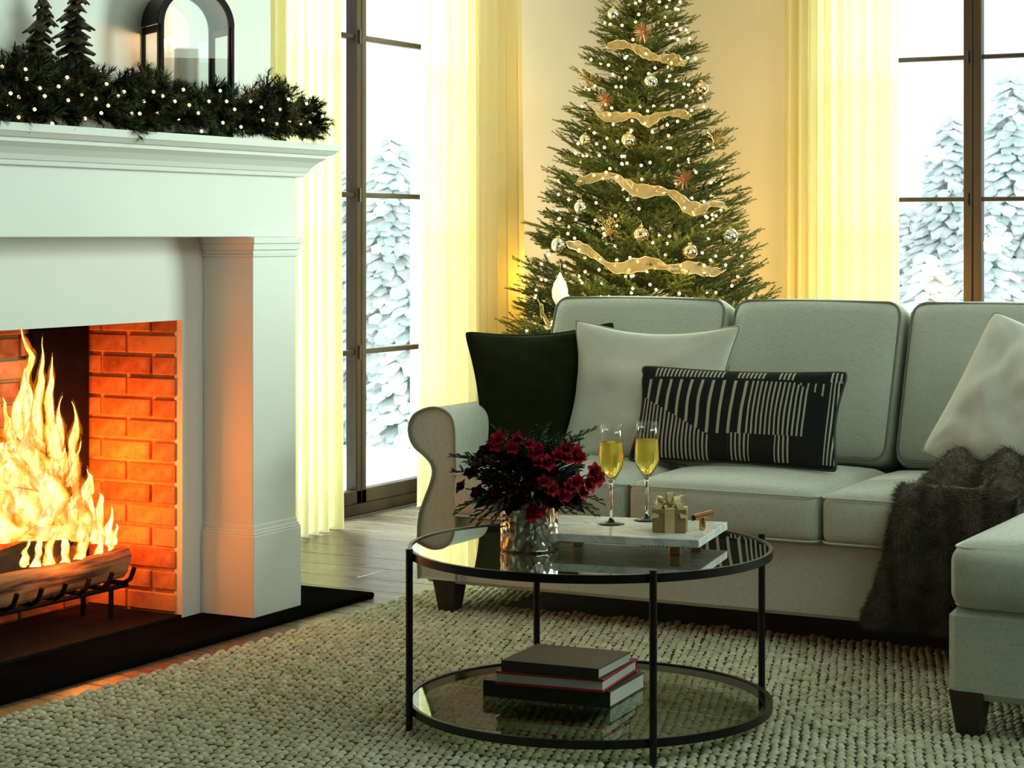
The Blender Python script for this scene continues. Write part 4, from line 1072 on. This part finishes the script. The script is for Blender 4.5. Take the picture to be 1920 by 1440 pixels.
def tree():
    nm = needle_mat('spruce_needles', (.018,.028,.007), (.065,.10,.018), (.30,.28,.055))  # golden last tone paints warm highlights into random needles
    t = thing('christmas_tree', 'tall green Christmas tree decorated behind the sofa in the corner', 'christmas tree', tuple(TP))
    MB().tube([TP+Vector((0,0,.03)), TP+Vector((0,0,1.2)), TP+Vector((0,0,2.86))], [.045,.03,.008], 10).build('trunk', mat('tree_trunk', (.03,.018,.010), rough=.9), t)
    for k in range(4):
        a = k*PI/2+.4; MB().tube([TP+Vector((0,0,.10)), TP+Vector((.16*math.cos(a), .16*math.sin(a), .05)), TP+Vector((.28*math.cos(a), .28*math.sin(a), .012))], .012, 6).build('stand_leg', M['black'], t)
    tv = [spray(s, L=.25) for s in (1,2,3)]
    ms = [np_mesh('branch', v, f, nm) for v, f in tv]
    r = random.Random(21); cand = []
    z = .34
    while z < TOPZ-.02:
        R_ = TRad(z); cnt = max(5, int(2*PI*R_/.085))
        for k in range(cnt):
            a = 2*PI*(k+r.random())/cnt
            cand.append((a, z+r.uniform(-.03,.03), 1.0))
        for k in range(int(cnt*1.0)):
            cand.append((r.uniform(0, 2*PI), z+r.uniform(-.03,.03), r.uniform(.45,.75)))
        z += .078
    def frontness(a): d = Vector((math.cos(a), math.sin(a), 0)); return -d.dot(back3)
    order = sorted(range(len(cand)), key=lambda i: -(frontness(cand[i][0]) + (cand[i][2]-1)*2 + (-3 if cand[i][1] < .55 else 0)))
    front = set(order[:296]); JV = []; JF = []; nvt = 0
    for i, (a, z, dp) in enumerate(cand):
        R_ = TRad(z); s_ = r.uniform(.75,1.15)*(.62+.38*min(1, R_/.5)); L = .25*s_
        d = Vector((math.cos(a), math.sin(a), r.uniform(.10,.42)+(.5 if z > 2.6 else 0)))
        d.x += r.uniform(-.22,.22); d.y += r.uniform(-.22,.22); d.normalize()
        long_ = 1.12 if r.random() < .22 else 1.0
        st = max(0, R_*dp*long_-L*.72); p = Vector((math.cos(a)*st, math.sin(a)*st, z-.03))
        Mx = Matrix.Translation(p) @ rot_to(d, r.uniform(-.5,.5)) @ Matrix.Scale(s_, 4); k = r.randrange(3)
        if i in front: place('branch', ms[k], t, Mx)
        else:
            v, f = tv[k]; A = np.array(Mx); 
            JV.append(v@A[:3,:3].T+A[:3,3]); JF.append(f+nvt); nvt += len(v)
    stuff(place('inner_branch', np_mesh('inner_branch', np.concatenate(JV,0), np.concatenate(JF,0), nm), t))
    print('tree sprays', len(cand), 'joined tris', sum(len(f) for f in JF))
    # string lights
    bulb = emis('warm_bulb', (1,.70,.30), 3.6)
    try: bulb.cycles.emission_sampling = 'NONE'
    except Exception: pass
    M['bulb'] = bulb
    me = MB(); bm = bmesh.new(); bmesh.ops.create_icosphere(bm, subdivisions=1, radius=.0075)
    me.add([v.co.copy() for v in bm.verts], [[v.index for v in f.verts] for f in bm.faces]); bm.free(); me = me.mesh('bulb', bulb, True); M['bulbmesh'] = me
    ls = thing('string_lights', 'string of warm white fairy lights wound round the Christmas tree', 'string lights', tuple(TP))
    pts = []; cnt = 0
    wire = []
    for k in range(2600):
        s_ = k/2600; z = .45+s_*(TOPZ-.5); a = s_*2*PI*26; rr = TRad(z)*(.88+.10*math.sin(k*.7)); wire.append(TP+Vector((rr*math.cos(a), rr*math.sin(a), z+.02*math.sin(k*.31))))
    stuff(MB().tube(wire[::3], .0013, 3).build('wire', mat('green_wire', (.01,.02,.008), rough=.5), ls))
    while cnt < 292:
        py = r.uniform(-60, 640)**1; z = 1.214+(PY0-py)/F*9.1; R_ = TRad(z)*F/9.1
        if r.random() > (R_/250)**.8+.12: continue
        q = r.uniform(-1,1); q = math.copysign(abs(q)**1.0, q); px = 1205+q*R_*.97
        p = on_tree(px, py, r.uniform(-.05,.02)); place('bulb', me, ls, Matrix.Translation(p-TP)); cnt += 1
    # ornaments
    M['ballg'] = mat('gold_ornament', (.80,.55,.25), (.85,.68,.40), 14, .10, metal=1); M['balls'] = mat('silver_ornament', (.85,.83,.72), (.72,.68,.55), 20, .07, metal=1)
    def ball(px, py, rp, m, label):
        rad = rp/F*8.95; p = on_tree(px, py, .06)
        o = thing('ornament', label, 'ornament', tuple(p))
        place('ball', MB().lathe([(max(.0003, rad*math.sin(PI*i/14)), -rad*math.cos(PI*i/14)) for i in range(15)], 24, cap0=False, cap1=False).mesh('ball', m, True), o)
        place('cap', MB().lathe([(rad*.28,rad*.93),(rad*.28,rad*1.12),(rad*.1,rad*1.16)], 10).mesh('cap', M['gold'], True), o)
        place('hook', MB().tube([(0,0,rad*1.1),(.003,0,rad*1.4),(0,0,rad*1.7),(-.02*right3.x,0,rad*1.9)], .0008, 4).mesh('hook', M['gold']), o)
    ball(1178,263,14,M['ballg'],'shiny gold ball ornament just under the second ribbon on tree')
    ball(1314,166,14,M['ballg'],'gold ball ornament on the upper right edge of tree')
    ball(1202,440,15,M['ballg'],'pale gold ball ornament in the middle of tree')
    ball(1293,472,15,M['ballg'],'gold ball ornament just above the lowest ribbon')
    ball(1367,443,17,M['balls'],'large silver ball ornament at the right edge of tree')
    ball(1048,459,15,M['balls'],'silver ball ornament at the left edge of tree')
    ball(1089,389,13,M['balls'],'silver ball ornament below the left end of third ribbon')
    ball(1150,26,12,M['balls'],'small clear ball ornament near the top of tree')
    ball(1220,153,13,M['balls'],'clear glass ball ornament in the upper middle of tree')
    ball(1097,262,11,M['ballg'],'narrow gold ornament on the left side of tree')
    # teardrop
    p = on_tree(1050, 545, .08); o = thing('ornament', 'cream teardrop ornament at the lower left of tree', 'ornament', tuple(p))
    place('drop', MB().lathe([(.001,-.075),(.020,-.060),(.034,-.030),(.036,0),(.028,.03),(.012,.058),(.004,.078)], 20).mesh('drop', mat('cream_porcelain', (.75,.72,.6), rough=.3), True), o)
    place('hook', MB().tube([(0,0,.076),(.003,0,.10),(0,0,.115)], .0009, 4).mesh('hook', M['gold']), o)
    # copper starbursts
    cop = mat('copper_spike', (.42,.20,.09), (.55,.30,.14), 30, .35, metal=.8)
    def burst(px, py, rp, label):
        rad = rp/F*8.9; p = on_tree(px, py, .05); o = thing('starburst_ornament', label, 'ornament', tuple(p)); rr = random.Random(px); mb = MB()
        for k in range(90):
            d = Vector((rr.gauss(0,1), rr.gauss(0,1), rr.gauss(0,1))).normalized(); mb.tube([d*.006, d*rad*rr.uniform(.85,1.05)], [.0013,.0006], 3)
        place('spikes', stuff(place('x', mb.mesh('spikes', cop))).data, o)['kind'] = 'stuff'
        bpy.data.objects.remove(bpy.data.objects['x'])
        place('core', MB().lathe([(.001,-.008),(.007,-.004),(.008,0),(.007,.004),(.001,.008)], 8).mesh('core', cop, True), o)
    burst(1204,60,22,'copper starburst ornament near the treetop')
    burst(1135,187,19,'copper starburst ornament on the upper left above the second ribbon')
    burst(1281,336,23,'copper starburst ornament above right part of third ribbon')
    # gold berry picks
    def pick(px, py, sp, label):
        p = on_tree(px, py, .03); o = thing('berry_pick', label, 'ornament', tuple(p)); rr = random.Random(px+1); st = MB(); be = MB()
        for k in range(34):
            d = right3*rr.uniform(-1,1)*sp/F*8.9 + Vector((0,0,1))*rr.uniform(-1,1)*sp/F*8.9 - back3*rr.uniform(-.02,.05)
            st.tube([Vector((0,0,-.03)), d*.5, d], .0009, 3)
            for q in range(4):
                e = d*(.65+.35*q/3)+Vector((rr.uniform(-.012,.012), rr.uniform(-.012,.012), rr.uniform(-.012,.012)))
                be.lathe([(.0003,-.0026),(.0025,0),(.0003,.0026)], 5, Matrix.Translation(e))
        place('twigs', st.mesh('twigs', M['gold']), o); b_ = place('berries', be.mesh('berries', M['gold']), o); b_['kind'] = 'stuff'
    pick(1106,150,24,'glittery gold berry pick at the upper left edge of tree')
    pick(1342,262,24,'glittery gold berry pick at the right edge of tree')
    pick(1142,428,26,'dark gold berry pick left of the middle gold ball')
    # ribbons
    rm, nt, p_, out = new_mat('sheer_ribbon'); nt.nodes.remove(p_)
    df = N(nt, 'ShaderNodeBsdfDiffuse'); df.inputs[0].default_value = (.90,.66,.34,1); tl = N(nt, 'ShaderNodeBsdfTranslucent'); tl.inputs[0].default_value = (.9,.65,.30,1); tp = N(nt, 'ShaderNodeBsdfTransparent')
    gl = N(nt, 'ShaderNodeBsdfGlossy', i_Roughness=.3); gl.inputs[0].default_value = (.9,.7,.4,1)
    a_ = N(nt, 'ShaderNodeMixShader'); a_.inputs[0].default_value = .5; nt.links.new(df.outputs[0], a_.inputs[1]); nt.links.new(tl.outputs[0], a_.inputs[2])
    c_ = N(nt, 'ShaderNodeMixShader'); c_.inputs[0].default_value = .15; nt.links.new(a_.outputs[0], c_.inputs[1]); nt.links.new(gl.outputs[0], c_.inputs[2])
    b_ = N(nt, 'ShaderNodeMixShader'); b_.inputs[0].default_value = .58; nt.links.new(c_.outputs[0], b_.inputs[1]); nt.links.new(tp.outputs[0], b_.inputs[2]); nt.links.new(b_.outputs[0], out.inputs[0])
    edg = mat('ribbon_wire', (.75,.6,.3), rough=.35, metal=.7)
    def ribbon(pts, wpx, label, seed):
        n = 60; rr = random.Random(seed); ph = rr.uniform(0,6)
        def at(s_):
            f = s_*(len(pts)-1); i = min(int(f), len(pts)-2); u = f-i; p0,p1,p2,p3 = pts[max(i-1,0)],pts[i],pts[i+1],pts[min(i+2,len(pts)-1)]
            return [.5*((2*p1[c])+(-p0[c]+p2[c])*u+(2*p0[c]-5*p1[c]+4*p2[c]-p3[c])*u*u+(-p0[c]+3*p1[c]-3*p2[c]+p3[c])*u**3) for c in (0,1)]
        up, lo = [], []
        for i in range(n+1):
            x, y = at(i/n); tw = math.sin(i/n*9+ph); hw = wpx*.56*(.35+.65*abs(tw))*(1+.12*math.sin(i*1.3)); e = math.sin(PI*min(1, max(0, i/n)))**.25 if 0 < i < n else .1
            up.append(on_tree(x+2*tw, y-hw*e, .075+.012*tw)); lo.append(on_tree(x-2*tw, y+hw*e, .06-.02*tw))
        o = thing('ribbon', label, 'ribbon', tuple(up[n//2]))
        vs = []
        for i in range(n+1):
            for j in range(5): vs.append(up[i].lerp(lo[i], j/4)+back3*(-.012*math.sin(PI*j/4)*math.sin(i*.8+ph)-.008*math.sin(i*1.9+j)))
        MB().add(vs, [(i*5+j, i*5+j+1, i*5+5+j+1, i*5+5+j) for i in range(n) for j in range(4)]).build('ribbon_band', rm, o, True, False)
        MB().tube(up, .0016, 4).build('wired_edge', edg, o); MB().tube(lo, .0016, 4).build('wired_edge', edg, o)
    ribbon([(1138,86),(1172,84),(1200,95),(1232,108),(1268,112),(1284,122)], 20, 'short sheer gold ribbon crossing the top of tree', 1)
    ribbon([(1108,196),(1128,216),(1160,220),(1190,216),(1212,228),(1240,216),(1272,212),(1294,220)], 18, 'second sheer gold ribbon from the top of tree', 2)
    ribbon([(1080,342),(1110,334),(1150,330),(1172,346),(1200,358),(1240,358),(1268,368),(1290,388),(1318,392),(1335,382),(1362,386)], 24, 'wide sheer gold ribbon sweeping down across the middle of tree', 3)
    ribbon([(1062,458),(1090,464),(1115,478),(1150,502),(1190,498),(1225,494),(1262,504),(1300,502),(1335,510),(1362,504)], 24, 'lowest sheer copper-gold ribbon across the tree', 5)
    ribbon([(1010,566),(1016,582),(1022,598),(1034,612)], 18, 'cream ribbon tail hanging at the lower left of tree beside sofa', 6)
tree()
# the glow of the lights wound round the back and sides of the tree
for (dx, dy, z, e) in ((-.50,.45,1.0,7),(.40,.55,.9,11),(.95,.35,.9,15),(-.45,.45,.45,8.0),(.50,.52,1.9,3.0),(-.35,.50,1.9,1.8)):
    p = TP + right3*dx + back3*dy; point('tree_glow', (p.x, p.y, z), e, GLOW, .12)
for (dx, dy, z, e) in ((-.15,-.75,1.7,8),(.2,-.85,1.15,10),(-.3,-.85,1.0,9),(.05,-.5,2.3,4.5)):
    p = TP + right3*dx + back3*dy; point('tree_glow', (p.x, p.y, z), e, (1,.75,.38), .05)

# ------------------------------------------------------------------ mantel decorations
MZ = 1.505
def garland():
    nm = needle_mat('pine_needles', (.003,.006,.001), (.012,.020,.003), (.09,.10,.015))
    t = thing('garland', 'lit evergreen pine garland lying along the edge of the mantelshelf', 'garland', (-.03, -.5, MZ+.01))
    tv = [spray(s+40, L=.12, dens=1000, r=.036, wdt=.0015, pairs=2, sl=.5, up=.1) for s in (1,2,3)]
    ms = [np_mesh('sprig', v, f, nm) for v, f in tv]
    r = random.Random(8)
    core = [Vector((-.035+.02*math.sin(y*9), y, MZ+.055+.01*math.sin(y*13))) for y in [-1.40+i*.05 for i in range(34)]]
    MB().tube(core, .012, 6).build('garland_core', mat('garland_wire', (.012,.012,.006), rough=.9), t)
    for k in range(290):
        y = -1.32+1.60*(k/290)+r.uniform(-.02,.02); env = 1 if y < .1 else max(.5, 1-(y-.1)*1.6)
        bump = 1+.18*math.sin(y*7+1)+(.25 if y < -.55 else 0)
        a = r.uniform(-.55, PI+.25); rr = r.uniform(.01,.055)*env*bump
        p = Vector((-.035+.02*math.sin(y*9) + math.cos(a)*rr, y, MZ+.062+math.sin(a)*rr*.95))
        d = Vector((math.cos(a)*.8+.2, r.uniform(-.6,1.1), math.sin(a)*.7))
        if y > .18: d.y += 1.2
        d.normalize()
        if p.x+d.x*.15 < -.19: d.x = abs(d.x)
        if d.z < 0 and p.x+d.x*.14 < .09: d.z = abs(d.z)*.3
        place('sprig', ms[r.randrange(3)], t, Matrix.Translation(p-t.location) @ rot_to(d, r.uniform(0,6.28)) @ Matrix.Scale(r.uniform(.68,.98)*bump**.5, 4))
    ls = thing('string_lights', 'warm fairy lights threaded through the mantel garland', 'string lights', (-.03, -.5, MZ+.01))
    w_ = [Vector((-.01+.05*math.cos(i*1.3), -1.3+i*.02, MZ+.075+.05*math.sin(i*1.1))) for i in range(80)]
    MB().tube(w_, .0012, 3).build('wire', M['black'], ls)
    bpx = [(20,175),(35,182),(50,148),(126,145),(128,188),(153,177),(84,180),(160,222),(190,212),(203,198),(200,157),(222,180),(247,213),(262,213),(260,256),(288,172),(295,212),(305,180),(355,197),(372,212),(378,246),(392,190),(425,190),(418,230),(452,238),(470,190),(490,201),(493,225),(519,232),(541,186),(543,228),(564,232),(575,182),(575,194),(581,230),(605,218),(572,262),(35,220),(98,232),(130,248),(344,168),(413,170),(65,205),(110,162),(233,172),(328,190),(440,205),(525,205),(4,125),(48,130),(180,185),(270,190),(335,225),(75,165),(15,200)]
    for (px, py) in bpx:
        p = ray(px, py, x=.078); p.z = max(p.z, MZ-.03); place('bulb', M['bulbmesh'], ls, Matrix.Translation(p-ls.location) @ Matrix.Scale(.72, 4))
garland()
for (px, py, e) in ((120,150,.10),(300,170,.10),(470,180,.10),(560,200,.08),(130,250,.05)):
    p = ray(px, py, x=.02); point('garland_glow', tuple(p), e, (1,.72,.3), .02)

def deco_tree(px, top, scale, label):
    p = ray(px, 200, x=-.115); p.z = MZ+.001; h = top
    m = mat('bark_bronze', (.012,.009,.006), (.09,.065,.035), 45, .5, metal=.2, bump=.6, bscale=60); tr = mat('bark_dark', (.02,.012,.008), rough=.8)
    t = thing('tabletop_tree', label, 'decoration', tuple(p), 0, 'carved brown tabletop trees')
    place('trunk', MB().lathe([(.032,0),(.032,.008),(.012,.014),(.010,h*.9)], 12).mesh('trunk', tr), t)
    rr = random.Random(px); tiers = max(8, int(h/.027)); K = 36
    for k in range(tiers):
        z = .05+(h-.06)*k/tiers; R_ = (scale*(1-k/tiers)**.6+.010)*rr.uniform(.92,1.1); dz = (h-.05)/tiers*1.35
        lob = rr.randrange(6,9); ph = rr.uniform(0,6); vs = []; rings = ((.16,1.0),(.45,.62),(.78,.30),(1.0,0.12),(.93,.0),(.55,.16),(.18,.3))
        for (q, hz) in rings:
            for i in range(K):
                a = 2*PI*i/K; f = 1-(.26*abs(math.sin(a*lob/2+ph))+.05*math.sin(a*5+ph*2))*(q if q > .3 else 0)
                f *= 1+.05*math.sin(a*2+ph); dr = .010*abs(math.sin(a*lob/2+ph))*(q)
                vs.append((R_*q*f*math.cos(a), R_*q*f*math.sin(a), z+hz*dz+dr - q*q*.004))
        fs = [(j*K+i, j*K+(i+1)%K, (j+1)*K+(i+1)%K, (j+1)*K+i) for j in range(len(rings)-1) for i in range(K)]
        place('bough_tier', MB().add(vs, fs).mesh('bough_tier', m, 'auto', False), t, Matrix.Rotation(rr.uniform(0,6),4,'Z') @ Matrix.Rotation(rr.uniform(-.08,.08),4,'X'))
    place('tip', MB().lathe([(.010,h-.03),(.005,h-.01),(.0008,h+.012)], 8).mesh('tip', m, True), t)
deco_tree(141, .42, .078, 'taller carved brown tabletop tree beside the shorter one on mantel')
deco_tree(75, .372, .072, 'shorter slim carved brown tabletop tree on the mantel')
deco_tree(28, .225, .055, 'smallest carved brown tabletop tree at the left end of mantel')

def lantern():
    p = ray(350, 200, x=-.115); rz = math.radians(27)+TH - math.radians(0)
    # front normal: 27 degrees off the camera axis towards the room
    t = thing('lantern', 'black arched metal lantern with glass sides and pillar candle on mantel', 'lantern', (p.x, p.y, MZ+.001), TH+math.radians(30))
    K = M['lantern']; Wd, Dp, H0 = .240, .17, .34; R_ = Wd/2; f = .016
    place('base', MB().box(-R_, R_, -Dp/2, Dp/2, 0, .016, b=.003).mesh('base', K), t)
    def arch(y0, y1, nm):
        n = 28; ou = [(-R_, .016), (-R_, H0)]+[(-R_*math.cos(PI*i/n), H0+R_*math.sin(PI*i/n)) for i in range(1,n)]+[(R_, H0),(R_, .016)]
        ri = R_-f; inn = [(-ri, .016), (-ri, H0)]+[(-ri*math.cos(PI*i/n), H0+ri*math.sin(PI*i/n)) for i in range(1,n)]+[(ri, H0),(ri, .016)]
        N_ = len(ou); vs = [(x,y0,z) for x,z in ou]+[(x,y0,z) for x,z in inn]+[(x,y1,z) for x,z in ou]+[(x,y1,z) for x,z in inn]; fs = []
        for i in range(N_-1):
            fs += [(i,i+1,N_+i+1,N_+i),(2*N_+i,3*N_+i,3*N_+i+1,2*N_+i+1),(i,2*N_+i,2*N_+i+1,i+1),(N_+i,N_+i+1,3*N_+i+1,3*N_+i)]
        fs += [(0,N_,3*N_,2*N_),(N_-1,3*N_-1,4*N_-1,2*N_-1)]
        place(nm, MB().add(vs, fs).mesh(nm, K), t)
        gp = inn; place('glass_pane', MB().prism(gp, 'y', (y0+y1)/2-.001, (y0+y1)/2+.001).mesh('glass_pane', clear('lantern_glass', (.93,.96,.97), ior=1.5)), t)
    arch(-Dp/2, -Dp/2+.012, 'front_arch'); arch(Dp/2-.012, Dp/2, 'back_arch')
    # barrel roof, pierced with small holes along the left haunch
    n = 28; vs = []
    for i in range(n+1):
        a = PI*i/n
        for j in range(9):
            for rr in (R_, ): vs.append((-rr*math.cos(a), -Dp/2+Dp*j/8, H0+rr*math.sin(a)))
    fs = [(i*9+j, i*9+j+1, (i+1)*9+j+1, (i+1)*9+j) for i in range(n) for j in range(8)]
    o = place('roof', MB().add(vs, fs).mesh('roof', K, True, False), t); sm = o.modifiers.new('s', 'SOLIDIFY'); sm.thickness = .002
    hl = mat('pierced_gap', (.6,.62,.58), rough=.8)
    mb = MB()
    for i in range(5):
        for j in range(5):
            a = PI*(.20+.035*i); x, z = -(R_+.0012)*math.cos(a), H0+(R_+.0012)*math.sin(a); y = -.05+.024*j+(.012 if i % 2 else 0)
            q = Vector((-math.cos(a), 0, math.sin(a))).to_track_quat('Z', 'Y').to_matrix().to_4x4()
            mb.lathe([(.004,-.0008),(.004,.0003)], 6, Matrix.Translation((x,y,z)) @ q @ Matrix.Scale(.5,4,(0,1,0)))
    stuff(place('pierced_holes', mb.mesh('pierced_holes', hl), t))
    for sx in (-1, 1):
        x = sx*(R_-.007)
        mb = MB()
        for y in (-Dp/2+.008, Dp/2-.008): mb.box(x-.004, x+.004, y-.018, y+.018, .016, H0)
        mb.box(x-.004, x+.004, -Dp/2, Dp/2, H0-.022, H0+.0); mb.box(x-.004, x+.004, -Dp/2, Dp/2, .016, .035)
        place('side_frame', mb.mesh('side_frame', K), t)
        place('glass_pane', MB().box(x-.001, x+.001, -Dp/2+.02, Dp/2-.02, .035, H0-.02).mesh('glass_pane', M['cglass']), t)
    place('handle_ring', MB().tube([(.03*math.cos(a), 0, H0+R_+.022+.03*math.sin(a)) for a in [2*PI*i/20 for i in range(20)]], .003, 6, True).mesh('handle_ring', K, True), t)
    c = thing('pillar_candle', 'lit white pillar candle glowing orange inside the black lantern', 'candle', (p.x, p.y, MZ+.0175))
    m, nt, q, out = new_mat('candle_wax'); q.inputs['Base Color'].default_value = (.95,.88,.78,1); q.inputs['Roughness'].default_value = .5
    g = N(nt, 'ShaderNodeTexCoord'); sp = N(nt, 'ShaderNodeSeparateXYZ'); nt.links.new(g.outputs['Object'], sp.inputs[0])
    place('wax', MB().lathe([(.037,0),(.038,.004),(.038,.256),(.034,.260),(.012,.254),(.001,.254)], 28).mesh('wax', m, 'auto'), c)
    place('wick', MB().tube([(0,0,.253),(0,0,.266)], .0012, 5).mesh('wick', M['soot']), c)
    place('flame', MB().lathe([(.0005,.260),(.0055,.266),(.0065,.273),(.004,.284),(.0005,.296)], 12).mesh('flame', emis('candle_flame', (1,.62,.22), 6), True), c)
    point('candle_light', (p.x, p.y, MZ+.305), 1.1, (1,.45,.15), .02)
lantern()

# ------------------------------------------------------------------ outside: snow and snowy conifers
def outside():
    sn = mat('snow', (.88,.91,.93), (.80,.86,.88), 2, .9)
    MB().box(-45, 40, 9, 70, -3.6, -3.2).box(-45, -5, -20, 9, -3.6, -3.2).build('snow_ground', sn)
    g = bpy.data.objects['snow_ground']; struct(g)
    sl = MB().box(-3.2, XL-.2, 0, 5.2, -.25, -.06).box(-1.2, 3.2, YB+.2, YB+1.9, -.25, -.06).build('snow_ledge', sn); struct(sl)
    m, nt, p, out = new_mat('hazed_snowy_bough'); p.inputs['Roughness'].default_value = .9; p.inputs['Specular IOR Level'].default_value = .1
    v = coords(nt, 'Object', (1,1,1)); n1 = N(nt, 'ShaderNodeTexNoise', i_Scale=5.5, i_Detail=4, i_Roughness=.7); nt.links.new(v, n1.inputs['Vector'])
    nt.links.new(ramp(nt, n1.outputs[0], [(.40, (.70,.83,.84)), (.50, (.90,.95,.96)), (.60, (.97,.98,.98))]), p.inputs['Base Color'])  # snow on the boughs; darker tone paled to put haze into the colour
    rr = np.random.RandomState(2)
    bm = bmesh.new(); bmesh.ops.create_icosphere(bm, subdivisions=1, radius=1); tv = np.array([v_.co[:] for v_ in bm.verts]); tf = np.array([[v_.index for v_ in f.verts] for f in bm.faces]); bm.free()
    def conifer(seed, H, R0):
        r = np.random.RandomState(seed); VV=[]; FF=[]; k = 0; z = .04*H; 
        while z < H*.99:
            R_ = R0*(1-z/H)**.85+.03; n = max(5, int(R_*2*PI/.15))
            for i in range(n):
                a = 2*PI*(i+r.rand())/n; rad = R_*r.uniform(.55,1.0); q = tv*np.array([r.uniform(.14,.26)*(.4+.6*R_/R0+.1), .07+.05*R_/R0, .04+.03*R_/R0])*(1+r.randn(*tv.shape)*.22)
                q[:,2] -= .45*q[:,0]; c_, s_ = math.cos(a), math.sin(a)
                x = q[:,0]*c_-q[:,1]*s_+rad*c_; y = q[:,0]*s_+q[:,1]*c_+rad*s_; VV.append(np.stack([x,y,q[:,2]+z-rad*.12],1)); FF.append(tf+k); k += len(tv)
            z += .12*(.6+.5*R_/R0)
        return np.concatenate(VV,0), np.concatenate(FF,0)
    ms = [np_mesh('boughs', *conifer(s, H, R_), m) for s, H, R_ in ((1,7.5,1.9),(2,8.5,2.0),(3,6.6,1.8))]
    tk = mat('snowy_trunk', (.30,.32,.33), rough=.9)
    tm = MB().tube([(0,0,0),(0,0,5.5)], [.13,.03], 8).mesh('trunk', tk)
    spots = [(735,236,22,1,'snow-covered conifer seen through the left window, nearest the glass'),(690,420,24,0,'snowy conifer behind the mullion of the left window'),(800,380,27,2,'pale snowy conifer at the right of the left window'),(770,520,19,2,'low snowy conifer at the foot of the left window view'),(655,300,30,1,'distant snowy conifer at the far left of left window'),
      (1785,200,23,1,'tall snowy conifer seen left of the right window mullion'),(1902,120,21,1,'tallest snowy conifer seen right of the right window mullion'),(1700,380,26,0,'snowy conifer beside the curtain of the right window'),(1850,400,19,2,'snowy conifer right behind the mullion of the right window'),(1960,300,24,0,'snowy conifer at the far right of the right window'),(1740,470,18,2,'low snowy conifer in the lower left of right window'),(1640,330,30,1,'distant snowy conifer behind the right-hand curtain')]
    for i, (px, py, d, k, lab) in enumerate(spots):
        top = ray(px, py, d=d); H = (7.5,8.5,6.6)[k]
        t = thing('snowy_conifer', lab, 'tree', (top.x, top.y, top.z-H), i*1.3, 'snowy conifers outside the windows')
        b = place('boughs', ms[k], t); b['kind'] = 'stuff'; place('trunk', tm, t)
outside()
